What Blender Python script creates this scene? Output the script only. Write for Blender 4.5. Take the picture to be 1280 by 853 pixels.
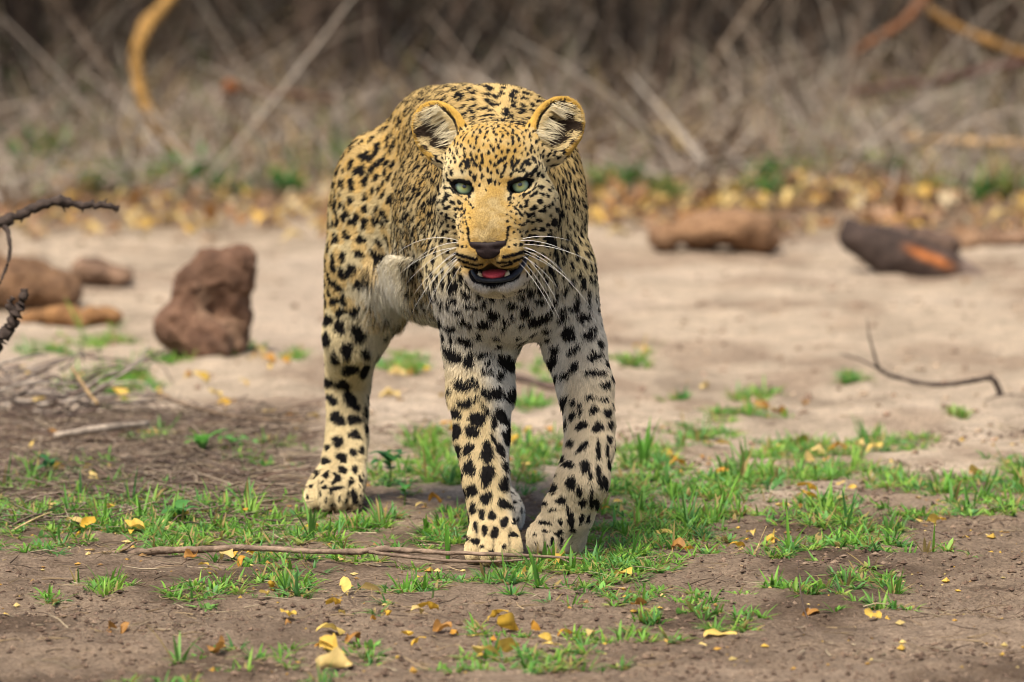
import bpy, bmesh, math, random
import numpy as np
from mathutils import Vector, Matrix, kdtree

for _o in list(bpy.data.objects):
    bpy.data.objects.remove(_o, do_unlink=True)
SC = bpy.context.scene
COL = SC.collection
random.seed(7)
RNG = np.random.default_rng(11)

# ------------------------------------------------------------------ camera, world, sun, exposure
CAM_LOC = np.array([0.0, -12.0, 1.3])
PITCH = math.atan((426.5 + 455.6) / 10667.0)      # looking this much below the horizon
FPX = 300.0 / 36.0 * 1280.0
cam_data = bpy.data.cameras.new('camera')
cam_data.lens = 300.0
cam_data.sensor_width = 36.0
cam_data.clip_start = 0.5
cam_data.clip_end = 2000.0
cam_data.dof.use_dof = True
cam_data.dof.focus_distance = 11.85
cam_data.dof.aperture_fstop = 6.3
cam = bpy.data.objects.new('camera', cam_data)
COL.objects.link(cam)
cam.location = CAM_LOC
cam.rotation_euler = (math.pi / 2 - PITCH, 0, 0)
SC.camera = cam

SUN_ELEV, SUN_AZ = math.radians(59), math.radians(208)   # azimuth clockwise from +Y
w = bpy.data.worlds.new('World')
SC.world = w
w.use_nodes = True
nt = w.node_tree
sky = nt.nodes.new('ShaderNodeTexSky')
sky.sky_type = 'NISHITA'
sky.sun_disc = False
sky.sun_elevation = SUN_ELEV
sky.sun_rotation = SUN_AZ
sky.air_density = 1.0
sky.dust_density = 4.0
sky.ozone_density = 0.6
bg = nt.nodes['Background']
bg.inputs['Strength'].default_value = 0.095
nt.links.new(sky.outputs['Color'], bg.inputs['Color'])
sun_data = bpy.data.lights.new('sun', 'SUN')
sun_data.energy = 3.3
sun_data.angle = math.radians(22)
sun_data.color = (1.0, 0.92, 0.80)
sun = bpy.data.objects.new('sun', sun_data)
COL.objects.link(sun)
_d = Vector((math.sin(SUN_AZ) * math.cos(SUN_ELEV), math.cos(SUN_AZ) * math.cos(SUN_ELEV), math.sin(SUN_ELEV)))
sun.rotation_euler = _d.to_track_quat('Z', 'Y').to_euler()
sun.location = (-3, -5, 8)

SC.view_settings.view_transform = 'Standard'
SC.view_settings.look = 'None'
SC.view_settings.exposure = 1.0
SC.view_settings.gamma = 1.0
SC.render.engine = 'CYCLES'
SC.cycles.use_denoising = True
SC.cycles.filter_width = 1.05
SC.cycles.max_bounces = 6
SC.cycles.diffuse_bounces = 3
SC.cycles.transparent_max_bounces = 4
SC.cycles_curves.shape = 'RIBBONS'
SC.cycles_curves.subdivisions = 2

# ------------------------------------------------------------------ where a point of the photograph lies in the place
_cp, _sp = math.cos(PITCH), math.sin(PITCH)
def ray(px, py):
    """direction from the camera through photograph point (1280 x 853), scaled so that the depth along Y is 1"""
    u = (px - 640.0) / FPX
    v = -(py - 426.5) / FPX
    d = np.array([u, _cp + v * _sp, -_sp + v * _cp])
    return d / d[1]
def P(px, py, Y):
    return CAM_LOC + ray(px, py) * (Y + 12.0)
def G(px, py, z=0.0):
    d = ray(px, py)
    return CAM_LOC + d * ((z - 1.3) / d[2])
def to_px(p):
    """inverse: world points (n,3) to photograph coordinates (n,2)"""
    q = np.asarray(p) - CAM_LOC
    depth = q[:, 1] * _cp - q[:, 2] * _sp
    up = q[:, 1] * _sp + q[:, 2] * _cp
    return np.stack([640 + FPX * q[:, 0] / depth, 426.5 - FPX * up / depth], 1)

# ------------------------------------------------------------------ helpers
def tag(o, label=None, cat=None, group=None, kind=None):
    if label: o['label'] = label
    if cat: o['category'] = cat
    if group: o['group'] = group
    if kind: o['kind'] = kind
    return o
def link(name, data, parent=None):
    o = bpy.data.objects.new(name, data)
    COL.objects.link(o)
    if parent is not None: o.parent = parent
    return o
def mesh_obj(name, verts, faces, m=None, parent=None, smooth=True):
    me = bpy.data.meshes.new(name)
    me.from_pydata([tuple(v) for v in verts], [], faces)
    if smooth: me.polygons.foreach_set('use_smooth', [True] * len(me.polygons))
    me.update()
    if m: me.materials.append(m)
    return link(name, me, parent)
def fast_mesh(name, V, F, m=None, smooth=True):
    """V (n,3), F (k,4) or (k,3) arrays"""
    me = bpy.data.meshes.new(name)
    V = np.ascontiguousarray(V, dtype=np.float32); F = np.ascontiguousarray(F, dtype=np.int32)
    k, c = F.shape
    me.vertices.add(len(V)); me.vertices.foreach_set('co', V.ravel())
    me.loops.add(k * c); me.loops.foreach_set('vertex_index', F.ravel())
    me.polygons.add(k); me.polygons.foreach_set('loop_start', np.arange(0, k * c, c, dtype=np.int32))
    me.update(calc_edges=True)
    me.polygons.foreach_set('use_smooth', np.full(k, smooth))
    me.validate()
    if m: me.materials.append(m)
    return me
def color_attr(me, cols, name='tint'):
    a = me.attributes.new(name, 'FLOAT_COLOR', 'POINT')
    c = np.ones((len(cols), 4), np.float32); c[:, :3] = cols
    a.data.foreach_set('color', c.ravel())
class NT:
    def __init__(s, name):
        s.m = bpy.data.materials.new(name); s.m.use_nodes = True
        s.t = s.m.node_tree; s.b = s.t.nodes['Principled BSDF']; s.out = s.t.nodes['Material Output']
        s.b.inputs['Specular IOR Level'].default_value = 0.25
    def n(s, kind, **kw):
        nd = s.t.nodes.new(kind)
        for k, v in kw.items():
            if hasattr(nd, k) and k not in nd.inputs: setattr(nd, k, v)
            else: nd.inputs[k.replace('_', ' ')].default_value = v
        return nd
    def l(s, a, b): s.t.links.new(a, b)
    def noise(s, scale, detail=4, rough=0.55, vec=None):
        nd = s.n('ShaderNodeTexNoise'); nd.inputs['Scale'].default_value = scale
        nd.inputs['Detail'].default_value = detail; nd.inputs['Roughness'].default_value = rough
        if vec is None:
            if not hasattr(s, 'tc'): s.tc = s.n('ShaderNodeTexCoord')
            vec = s.tc.outputs['Object']
        s.l(vec, nd.inputs['Vector'])
        return nd.outputs['Fac']
    def ramp(s, fac, stops):
        r = s.n('ShaderNodeValToRGB'); e = r.color_ramp.elements
        while len(e) < len(stops): e.new(0.5)
        for el, (p, c) in zip(e, stops):
            el.position = p; el.color = (*c, 1) if len(c) == 3 else c
        s.l(fac, r.inputs['Fac']); return r.outputs['Color']
    def mix(s, fac, a, b, mode='MIX'):
        x = s.n('ShaderNodeMix', data_type='RGBA'); x.blend_type = mode
        for val, sock in ((fac, x.inputs['Factor']), (a, x.inputs['A']), (b, x.inputs['B'])):
            sock = [k for k in x.inputs if k.name == sock.name and k.enabled][0]
            if hasattr(val, 'is_output'): s.l(val, sock)
            else: sock.default_value = val if not isinstance(val, tuple) else (*val, 1)
        return [k for k in x.outputs if k.enabled][0]
    def bump(s, h, strength, dist):
        b = s.n('ShaderNodeBump'); b.inputs['Strength'].default_value = strength
        b.inputs['Distance'].default_value = dist; s.l(h, b.inputs['Height'])
        s.l(b.outputs['Normal'], s.b.inputs['Normal'])
    def base(s, c, rough=None):
        if hasattr(c, 'is_output'): s.l(c, s.b.inputs['Base Color'])
        else: s.b.inputs['Base Color'].default_value = (*c, 1)
        if rough is not None: s.b.inputs['Roughness'].default_value = rough
        return s

# smooth value noise on numpy points, for relief and colour
def _hash(ix, iy, iz, seed):
    h = (ix * 374761393 + iy * 668265263 + iz * 2147483647 + seed * 1274126177) & 0xFFFFFFFF
    h = ((h ^ (h >> 13)) * 1274126177) & 0xFFFFFFFF
    return ((h ^ (h >> 16)) & 0xFFFFFF) / float(0xFFFFFF)
def vnoise(p, scale, seed=0):
    q = np.asarray(p, np.float64) * scale
    if q.shape[1] == 2: q = np.concatenate([q, np.zeros((len(q), 1))], 1)
    i = np.floor(q).astype(np.int64); f = q - i; f = f * f * (3 - 2 * f)
    r = 0
    for dx in (0, 1):
        for dy in (0, 1):
            for dz in (0, 1):
                wgt = (f[:, 0] if dx else 1 - f[:, 0]) * (f[:, 1] if dy else 1 - f[:, 1]) * (f[:, 2] if dz else 1 - f[:, 2])
                r = r + wgt * _hash(i[:, 0] + dx, i[:, 1] + dy, i[:, 2] + dz, seed)
    return r
def fbm(p, scale, seed=0, octaves=3, gain=0.5):
    r, a, t = 0, 1.0, 0
    for o in range(octaves):
        r = r + a * vnoise(p, scale * 2 ** o, seed + o * 17); t += a; a *= gain
    return r / t
def sstep(a, b, x):
    t = np.clip((x - a) / (b - a), 0, 1); return t * t * (3 - 2 * t)

# ---- smooth-union shapes on a grid (used for the animal, clods and logs)
def new_grid(lo, hi, h):
    global H, LO, NX, NY, NZ, SDF, AX
    H = h; LO = np.array(lo, float)
    NX, NY, NZ = [int(math.ceil(v)) for v in (np.array(hi, float) - LO) / H]
    SDF = np.full((NX, NY, NZ), 0.05, np.float32)
    AX = [LO[i] + H * np.arange(n) for i, n in enumerate((NX, NY, NZ))]
def _block(lo, hi):
    sl, g = [], []
    for i, n in enumerate((NX, NY, NZ)):
        a = max(0, int((lo[i] - LO[i]) / H)); b = min(n, int((hi[i] - LO[i]) / H) + 2)
        if a >= b: return None, None
        sl.append(slice(a, b)); g.append(AX[i][a:b])
    return tuple(sl), (g[0][:, None, None], g[1][None, :, None], g[2][None, None, :])
def _merge(sl, d, k, cut=False):
    s = SDF[sl]
    if cut: s = -s
    h = np.maximum(k - np.abs(s - d), 0) / k
    r = np.minimum(s, d) - h * h * k * 0.25
    SDF[sl] = -r if cut else r
def ell(c, r, k=0.03, R=None, cut=False):
    c = np.asarray(c, float); r = np.asarray(r, float)
    ext = r if R is None else np.sqrt(((np.asarray(R) * r[None, :]) ** 2).sum(1))
    sl, g = _block(c - ext - k - 0.01, c + ext + k + 0.01)
    if sl is None: return
    x, y, z = g[0] - c[0], g[1] - c[1], g[2] - c[2]
    if R is not None:
        R = np.asarray(R); x, y, z = (R[0, 0] * x + R[1, 0] * y + R[2, 0] * z, R[0, 1] * x + R[1, 1] * y + R[2, 1] * z, R[0, 2] * x + R[1, 2] * y + R[2, 2] * z)
    k0 = np.sqrt((x / r[0]) ** 2 + (y / r[1]) ** 2 + (z / r[2]) ** 2)
    k1 = np.sqrt((x / r[0] ** 2) ** 2 + (y / r[1] ** 2) ** 2 + (z / r[2] ** 2) ** 2) + 1e-9
    d = np.clip(k0 * (k0 - 1) / k1, -0.2, 0.2).astype(np.float32)
    _merge(sl, d, k, cut)
def cone(a, b, ra, rb, k=0.03, cut=False):
    a = np.asarray(a, float); b = np.asarray(b, float); m = max(ra, rb) + k + 0.01
    sl, g = _block(np.minimum(a, b) - m, np.maximum(a, b) + m)
    if sl is None: return
    ab = b - a; L = ab @ ab
    x, y, z = g[0] - a[0], g[1] - a[1], g[2] - a[2]
    t = np.clip((x * ab[0] + y * ab[1] + z * ab[2]) / L, 0, 1)
    d = np.sqrt((x - t * ab[0]) ** 2 + (y - t * ab[1]) ** 2 + (z - t * ab[2]) ** 2) - (ra + t * (rb - ra))
    _merge(sl, d.astype(np.float32), k, cut)
def chain(pts, k=0.03):
    for (a, ra), (b, rb) in zip(pts[:-1], pts[1:]): cone(a, b, ra, rb, k)

def chain(pts, k=0.03):
    P0 = [np.asarray(p, float) for p, r in pts]; R0 = [r for p, r in pts]
    m = max(R0) + k + 0.01
    sl, g = _block(np.min(P0, 0) - m, np.max(P0, 0) + m)
    D = None
    for a, b, ra, rb in zip(P0[:-1], P0[1:], R0[:-1], R0[1:]):
        ab = b - a; x, y, z = g[0] - a[0], g[1] - a[1], g[2] - a[2]
        t = np.clip((x * ab[0] + y * ab[1] + z * ab[2]) / (ab @ ab), 0, 1)
        d = np.sqrt((x - t * ab[0]) ** 2 + (y - t * ab[1]) ** 2 + (z - t * ab[2]) ** 2) - (ra + t * (rb - ra))
        if D is None: D = d
        else:
            h = np.maximum(.008 - np.abs(D - d), 0) / .008; D = np.minimum(D, d) - h * h * .002
    _merge(sl, D.astype(np.float32), k)
def surface_nets(S, lo, h):
    ins = S < 0
    cnt = np.zeros(tuple(n - 1 for n in S.shape), np.uint8)
    cor = [(i, j, k) for i in (0, 1) for j in (0, 1) for k in (0, 1)]
    nx, ny, nz = cnt.shape
    for i, j, k in cor: cnt += ins[i:i + nx, j:j + ny, k:k + nz]
    act = np.argwhere((cnt > 0) & (cnt < 8))
    idx = np.full(cnt.shape, -1, np.int32); idx[tuple(act.T)] = np.arange(len(act))
    vals = {c: S[act[:, 0] + c[0], act[:, 1] + c[1], act[:, 2] + c[2]] for c in cor}
    acc = np.zeros((len(act), 3)); num = np.zeros(len(act))
    for a in cor:
        for ax in range(3):
            if a[ax] == 0:
                b = list(a); b[ax] = 1; b = tuple(b)
                va, vb = vals[a], vals[b]; m = (va < 0) != (vb < 0)
                t = np.where(m, va / np.where(m, va - vb, 1), 0)
                p = np.tile(np.array(a, float), (len(act), 1)); p[:, ax] = t
                acc += p * m[:, None]; num += m
    V = lo + h * (act + acc / num[:, None])
    F = []
    for ax in range(3):
        u, v = (ax + 1) % 3, (ax + 2) % 3
        s0 = [slice(1, n - 1) for n in S.shape]; s1 = list(s0)
        s0[ax] = slice(0, S.shape[ax] - 1); s1[ax] = slice(1, S.shape[ax])
        a, b = ins[tuple(s0)], ins[tuple(s1)]
        e = np.argwhere(a != b); off = np.array([1, 1, 1]); off[ax] = 0; flip = a[tuple(e.T)]
        e = e + off
        q = []
        for du, dv in ((-1, -1), (0, -1), (0, 0), (-1, 0)):
            c = e.copy(); c[:, u] += du; c[:, v] += dv; q.append(idx[tuple(c.T)])
        q = np.stack(q, 1); q[~flip] = q[~flip][:, ::-1]; F.append(q)
    F = np.concatenate(F); F = F[(F >= 0).all(1)]
    return V, F
def relax(V, F, it=2, lam=.5):
    a = np.concatenate([F[:, 0], F[:, 1], F[:, 2], F[:, 3]]); b = np.concatenate([F[:, 1], F[:, 2], F[:, 3], F[:, 0]])
    n = np.bincount(a, minlength=len(V)) + np.bincount(b, minlength=len(V))
    for _ in range(it):
        s = np.stack([np.bincount(a, V[b, i], len(V)) + np.bincount(b, V[a, i], len(V)) for i in range(3)], 1)
        V = V + lam * (s / np.maximum(n, 1)[:, None] - V)
    return V
def vnormals(V, F):
    n = np.cross(V[F[:, 2]] - V[F[:, 0]], V[F[:, 3]] - V[F[:, 1]])
    N = np.stack([sum(np.bincount(F[:, c], n[:, i], len(V)) for c in range(4)) for i in range(3)], 1)
    return N / (np.linalg.norm(N, axis=1, keepdims=True) + 1e-12)
def uv_sphere(rx, ry, rz, nu=32, nv=20):
    V = [(0, 0, rz)]; F = []
    for j in range(1, nv):
        t = math.pi * j / nv
        for i in range(nu):
            u = 2 * math.pi * i / nu; V.append((rx * math.sin(t) * math.cos(u), ry * math.sin(t) * math.sin(u), rz * math.cos(t)))
    V.append((0, 0, -rz))
    for i in range(nu): F.append((0, 1 + i, 1 + (i + 1) % nu))
    for j in range(nv - 2):
        for i in range(nu):
            a = 1 + j * nu + i; b = 1 + j * nu + (i + 1) % nu
            F.append((a, a + nu, b + nu, b))
    e = len(V) - 1
    for i in range(nu): F.append((e, 1 + (nv - 2) * nu + (i + 1) % nu, 1 + (nv - 2) * nu + i))
    return np.array(V), F
def tube(pts, rad, seg=8):
    pts = [np.asarray(p, float) for p in pts]; V, F = [], []
    for i, p in enumerate(pts):
        d = pts[min(i + 1, len(pts) - 1)] - pts[max(i - 1, 0)]; d /= np.linalg.norm(d) + 1e-12
        up = np.array([0, 0, 1.0]) if abs(d[2]) < .9 else np.array([1.0, 0, 0])
        a = np.cross(d, up); a /= np.linalg.norm(a); b = np.cross(a, d)
        for k in range(seg):
            t = 2 * math.pi * k / seg; V.append(p + rad[i] * (a * math.cos(t) + b * math.sin(t)))
    for i in range(len(pts) - 1):
        for k in range(seg):
            F.append((i * seg + k, i * seg + (k + 1) % seg, (i + 1) * seg + (k + 1) % seg, (i + 1) * seg + k))
    n = len(V); F.append(tuple(range(seg))[::-1]); F.append(tuple(range(n - seg, n)))
    return V, F
# ================================================================== THE GROUND
def ground_h(x, y):
    p = np.stack([np.ravel(x), np.ravel(y)], 1)
    near = sstep(1.9, .6, p[:, 1]); path = sstep(1.2, 2.4, p[:, 1]) * sstep(7.6, 6.4, p[:, 1])
    calm = 1 - .75 * np.exp(-((p[:, 0] + .05) / .32) ** 2 - ((p[:, 1] - .2) / .55) ** 2)
    h = (fbm(p, 1.1, 31, 2) - .5) * .030
    h += (fbm(p, 5, 41, 3) - .5) * (.012 + .012 * near)
    h += (fbm(p * np.array([1, .45]), 13, 51, 3) - .5) * .024 * path
    h += (np.abs(fbm(p, 22, 61, 3) - .5) * 2) ** 1.0 * -.011 * near + .003 * near
    h += (fbm(p, 70, 71, 2) - .5) * .007 * (near + .25)
    h = h * calm
    h += -.018 * np.exp(-((p[:, 1] + 1.02 + .12 * p[:, 0]) / .05) ** 2) * sstep(.3, .55, p[:, 0])
    return h.reshape(np.shape(x))
def gh(x, y): return float(ground_h(np.array([x]), np.array([y]))[0])
def GP(px, py):
    """the point of the ground seen at a photograph point, on the relief"""
    g = G(px, py)
    for _ in range(3): g = G(px, py, gh(g[0], g[1]))
    return g
def axis(segs):
    a = []
    for lo, hi, st in segs: a += list(np.arange(lo, hi - 1e-9, st))
    return np.array(a + [segs[-1][1]])
gx = axis([(-300, -60, 40), (-60, -12, 6), (-12, -7, .5), (-7, -3, .10), (-3, -1.15, .04), (-1.15, 1.15, .0062), (1.15, 3, .04), (3, 7, .10), (7, 12, .5), (12, 60, 6), (60, 300, 40)])
gy = axis([(-60, -14, 6), (-14, -2.2, .5), (-2.2, 2.2, .0125), (2.2, 8.5, .032), (8.5, 14, .08), (14, 30, .5), (30, 120, 8), (120, 700, 60)])
GX, GY = np.meshgrid(gx, gy, indexing='ij')
GZ = ground_h(GX, GY) * np.where((np.abs(GX) < 12) & (GY < 30) & (GY > -14), 1, 0)
GV = np.stack([GX.ravel(), GY.ravel(), GZ.ravel()], 1)
ny = len(gy)
ii = (np.arange(len(gx) - 1)[:, None] * ny + np.arange(ny - 1)[None, :]).ravel()
GF = np.stack([ii, ii + ny, ii + ny + 1, ii + 1], 1)
gp = GV[:, :2]
SAND, SOIL, DAMP, LITTER = np.array([.66, .535, .40]), np.array([.31, .232, .165]), np.array([.12, .082, .055]), np.array([.14, .085, .045])
mP = sstep(.55, 1.9, gp[:, 1] + (fbm(gp, 2.2, 81, 3) - .5) * 2.2 + .35 * np.clip(gp[:, 0], -.6, .8)) 
gc = mixc0 = SOIL * (1 - mP[:, None]) + SAND * mP[:, None]
dm = sstep(.52, .66, fbm(gp * np.array([1, .6]), 4.5, 91, 4)) * (1 - .75 * mP) + sstep(.58, .72, fbm(gp * np.array([1, .5]), 7, 96, 3)) * .35
dm = np.clip(dm + .6 * sstep(-.35, -.60, gp[:, 0]) * sstep(.2, .5, gp[:, 1]) * sstep(2.4, 1.8, gp[:, 1]), 0, 1)
gc = gc * (1 - dm[:, None] * .8) + DAMP * dm[:, None] * .8
stk = sstep(.50, .66, fbm(gp * np.array([1, .55]), 6, 101, 3)) * mP * .55
gc = gc * (1 - stk[:, None]) + np.array([.38, .27, .19]) * stk[:, None]
light = sstep(.50, .68, fbm(gp * np.array([1, .5]), 2.6, 105, 3)) * mP * .6
gc = gc * (1 - light[:, None]) + np.array([.72, .59, .46]) * light[:, None]
pale = sstep(.55, .7, fbm(gp * np.array([1, .4]), 3.3, 99, 3)) * sstep(2.2, 0, np.abs(gp[:, 1] + 1.0)) * .45
gc = gc * (1 - pale[:, None]) + np.array([.42, .32, .235]) * pale[:, None]
fm_ = sstep(6.3, 7.8, gp[:, 1] + (fbm(gp, 1.6, 83, 3) - .5) * 1.6)
gc = gc * (1 - fm_[:, None]) + LITTER * fm_[:, None]
gc = gc * (.72 + .56 * fbm(gp, 30, 87, 2))[:, None]
gm = NT('soil')
ga = gm.n('ShaderNodeAttribute', attribute_name='tint')
g1 = gm.noise(170, 5, .65); g2 = gm.noise(620, 3, .6)
gcol = gm.mix(gm.ramp(g1, [(.35, (.0, .0, .0)), (.65, (1, 1, 1))]), gm.mix(1.0, ga.outputs['Color'], (.58, .54, .50), 'MULTIPLY'), gm.mix(1.0, ga.outputs['Color'], (1.32, 1.30, 1.26), 'MULTIPLY'))
gm.base(gcol, .93)
gm.b.inputs['Specular IOR Level'].default_value = .12
hm = gm.n('ShaderNodeMath', operation='ADD'); gm.l(g1, hm.inputs[0]); gm.l(g2, hm.inputs[1])
gm.bump(hm.outputs[0], 1.0, .009)
gme = fast_mesh('ground', GV, GF, gm.m)
color_attr(gme, gc)
ground = link('ground', gme); tag(ground, 'pale sandy path and brown soil of the clearing', None, None, 'structure')
# ================================================================== PLANTS, LEAVES, TWIGS
PR = np.random.default_rng(77)
def strip_batch(roots, dirs, lens, wids, bend, nseg=4, vfold=.35, seed=0):
    """many grass blades as one vertex array: roots (n,3), dirs (n,3) unit, bend = how far the tip droops"""
    n = len(roots); t = np.linspace(0, 1, nseg + 1)
    up = np.tile(np.array([0, 0, 1.0]), (n, 1))
    side = np.cross(dirs, up); side /= np.linalg.norm(side, axis=1, keepdims=True) + 1e-9
    V = []
    for k, u in enumerate(t):
        c = roots + dirs * (lens * u)[:, None] - up * (bend * lens * u * u)[:, None]
        horiz = dirs * np.array([1, 1, 0]); c = c + horiz * (bend * lens * u * u * .5)[:, None]
        wk = wids * (1 - .15 * u) * (1 - u ** 3) + 1e-5 if k else wids * .55
        lift = np.cross(side, dirs) * (wk * vfold)[:, None]
        V += [c - side * wk[:, None] + lift, c, c + side * wk[:, None] + lift]
    V = np.stack(V, 1).reshape(-1, 3); m = 3 * (nseg + 1)
    F = []
    for k in range(nseg):
        a = 3 * k
        F += [(a, a + 1, a + 4, a + 3), (a + 1, a + 2, a + 5, a + 4)]
    F = (np.array(F)[None] + (np.arange(n) * m)[:, None, None]).reshape(-1, 4)
    return V, F, m
def blades(spots, nper, lmin, lmax, wmin, wmax, greens, lean=(.15, 1.0), bend=(.1, .55)):
    """tufts of blades at the ground points given"""
    n = len(spots) * nper
    r = np.repeat(np.asarray(spots, float), nper, 0)
    a = PR.uniform(0, 2 * math.pi, n); off = PR.uniform(0, .009, n)
    r = r + np.stack([np.cos(a) * off, np.sin(a) * off, np.full(n, -.003)], 1)
    a = a + PR.normal(0, .5, n); l = PR.uniform(*lean, n)
    d = np.stack([np.cos(a) * l, np.sin(a) * l, np.ones(n)], 1); d /= np.linalg.norm(d, axis=1, keepdims=True)
    scale = np.repeat(PR.uniform(.6, 1.15, len(spots)), nper)
    L = PR.uniform(lmin, lmax, n) * scale; Wd = PR.uniform(wmin, wmax, n) * (.6 + .4 * scale)
    V, F, m = strip_batch(r, d, L, Wd, PR.uniform(*bend, n))
    g = np.asarray(greens); base = g[PR.integers(0, len(g), len(spots))]
    c = np.repeat(base, nper, 0) * PR.uniform(.7, 1.25, (n, 1))
    dry = PR.random(n) < .15; c[dry] = np.array([.36, .27, .10])
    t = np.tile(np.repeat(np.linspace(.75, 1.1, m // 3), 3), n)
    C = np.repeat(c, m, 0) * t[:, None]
    return V, F, C
def leafy(name, tr=.35, rough=.5):
    m = NT(name); a = m.n('ShaderNodeAttribute', attribute_name='tint')
    col = m.mix(m.noise(180, 3), m.mix(1.0, a.outputs['Color'], (.8, .8, .8), 'MULTIPLY'), m.mix(1.0, a.outputs['Color'], (1.18, 1.15, 1.1), 'MULTIPLY'))
    m.base(col, rough)
    td = m.n('ShaderNodeBsdfTranslucent'); m.l(col, td.inputs['Color'])
    mx = m.n('ShaderNodeMixShader'); mx.inputs['Fac'].default_value = tr
    m.l(m.b.outputs[0], mx.inputs[1]); m.l(td.outputs[0], mx.inputs[2]); m.l(mx.outputs[0], m.out.inputs['Surface'])
    return m
grass_m = leafy('grass_blade', .45); dead_m = leafy('dry_leaf', .3, .55)
GREENS = [(.14, .33, .040), (.18, .39, .05), (.10, .26, .045), (.24, .43, .06), (.12, .31, .085), (.16, .34, .07)]
# patches of the low grass: photograph ellipse, density
PATCH = [(30,690,60,10,.5),(110,672,60,10,.8),(260,672,60,12,.8),(320,700,50,10,.6),(420,700,60,10,.7),(160,735,40,8,.5),(280,735,30,10,.8),(540,720,40,10,.8),(470,765,30,8,.5),(580,825,40,10,.8),(750,800,40,10,.7),(930,770,40,8,.6),(1180,700,40,8,.4),(1000,700,50,10,.8),(1130,650,40,12,.8),(55,640,110,30,1.9),(190,650,120,26,2.0),(310,660,80,24,1.8),(400,668,60,16,1.4),(325,572,42,18,1.5),(285,555,30,12,1),(195,550,30,10,1.1),(130,478,50,18,1.3),(160,470,28,10,1.6),
 (90,585,60,14,.5),(505,668,75,20,1.8),(440,672,40,14,.9),(560,660,30,20,1),(240,745,34,16,.8),(355,728,38,22,1),(318,820,45,12,1),(240,812,25,8,.6),(452,808,32,9,.9),(200,850,60,8,.7),(430,845,50,9,.8),
 (500,738,48,12,.8),(690,722,105,20,1.9),(620,735,40,10,.9),(790,708,60,18,1.1),(740,660,55,30,1.1),(830,660,60,30,1.2),(880,630,70,32,1.2),(812,575,45,28,1),(790,610,40,25,.8),(540,552,28,18,1),(545,590,45,26,1),
 (480,600,30,22,.6),(660,560,45,26,.9),(665,500,28,10,.7),(655,600,20,25,.8),(930,605,40,20,1),(1050,660,70,26,1.2),(1010,640,45,18,.9),(1080,690,45,10,.8),(990,560,55,14,.9),(1045,560,40,14,.9),(1120,548,42,11,1),
 (1180,612,100,16,1),(1265,600,50,24,1),(1250,635,40,10,.8),(1110,600,30,12,.6),(938,490,25,8,.9),(1067,472,18,6,.9),(787,451,16,7,.9),(505,455,28,12,.8),(672,465,20,12,.7),(368,447,16,6,.7),(872,757,26,14,1),
 (985,740,55,9,.8),(1060,732,40,10,.8),(1110,735,22,8,.9),(812,770,16,8,.8),(690,825,75,13,.9),(600,787,22,7,.8),(640,795,30,8,.6),(820,802,34,8,.8),(895,788,34,7,.8),(1080,762,50,6,.7),(880,535,40,14,.8),(915,520,25,10,.6),(950,515,30,8,.6),
 (120,735,20,8,.5),(60,745,14,5,.4),(30,600,40,14,.6),(230,690,60,10,.6),(600,705,40,10,1),(800,750,40,12,.6),(700,760,40,8,.4),(1010,690,50,10,.6),(1200,640,60,10,.5),(860,690,60,14,.9),(980,600,60,16,.7),(1060,590,60,14,.7),(150,615,80,14,.6),(255,445,26,8,.9),(210,452,26,8,.8),(310,440,16,6,.6),(120,425,40,10,.7),(60,440,30,8,.6),(400,640,30,12,.5)]
GS = []
for (px, py, rx, ry, dn) in PATCH:
    dep = 13867.0 / (py + 455.6); asp = 10667 / dep * 1.3 / dep
    area = math.pi * (rx / (10667 / dep)) * (ry / asp)
    n = max(6, int(area * 1700 * dn * (1.0 if py > 540 else 1.4)))
    for _ in range(n):
        r = math.sqrt(PR.random()) * (1 + .25 * PR.normal()); a = PR.uniform(0, 6.283)
        x, y = px + rx * r * math.cos(a), py + ry * r * math.sin(a)
        g = G(x, y)
        if fbm(g[None, :2], 14, 5, 2)[0] < .39: continue
        GS.append((g[0], g[1], 0))
GS = np.array(GS); GS[:, 2] = ground_h(GS[:, 0], GS[:, 1])
paws = [(P(617, 700, -.10)[0], -.085), (P(698, 680, 0)[0], -.002), (P(418, 625, .60)[0], .625), (P(621, 650, .36)[0], .375)]
for cx_, cy_ in paws: GS = GS[np.hypot((GS[:, 0] - cx_) / .055, (GS[:, 1] - cy_) / .080) > 1]
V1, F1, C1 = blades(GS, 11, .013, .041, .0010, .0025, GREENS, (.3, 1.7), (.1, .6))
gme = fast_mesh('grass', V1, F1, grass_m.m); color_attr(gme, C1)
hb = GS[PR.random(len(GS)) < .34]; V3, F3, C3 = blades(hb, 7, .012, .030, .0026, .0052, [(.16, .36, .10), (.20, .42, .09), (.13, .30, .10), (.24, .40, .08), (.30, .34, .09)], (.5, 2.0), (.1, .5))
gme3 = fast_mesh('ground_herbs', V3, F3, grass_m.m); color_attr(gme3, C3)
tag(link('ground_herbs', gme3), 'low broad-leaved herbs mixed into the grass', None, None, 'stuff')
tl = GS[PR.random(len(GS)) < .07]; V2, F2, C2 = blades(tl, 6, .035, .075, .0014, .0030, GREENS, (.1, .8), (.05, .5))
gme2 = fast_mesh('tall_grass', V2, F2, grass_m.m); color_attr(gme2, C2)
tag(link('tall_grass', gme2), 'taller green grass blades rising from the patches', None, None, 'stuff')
tag(link('grass', gme), 'low green grass growing in patches on the soil', None, None, 'stuff')

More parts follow.
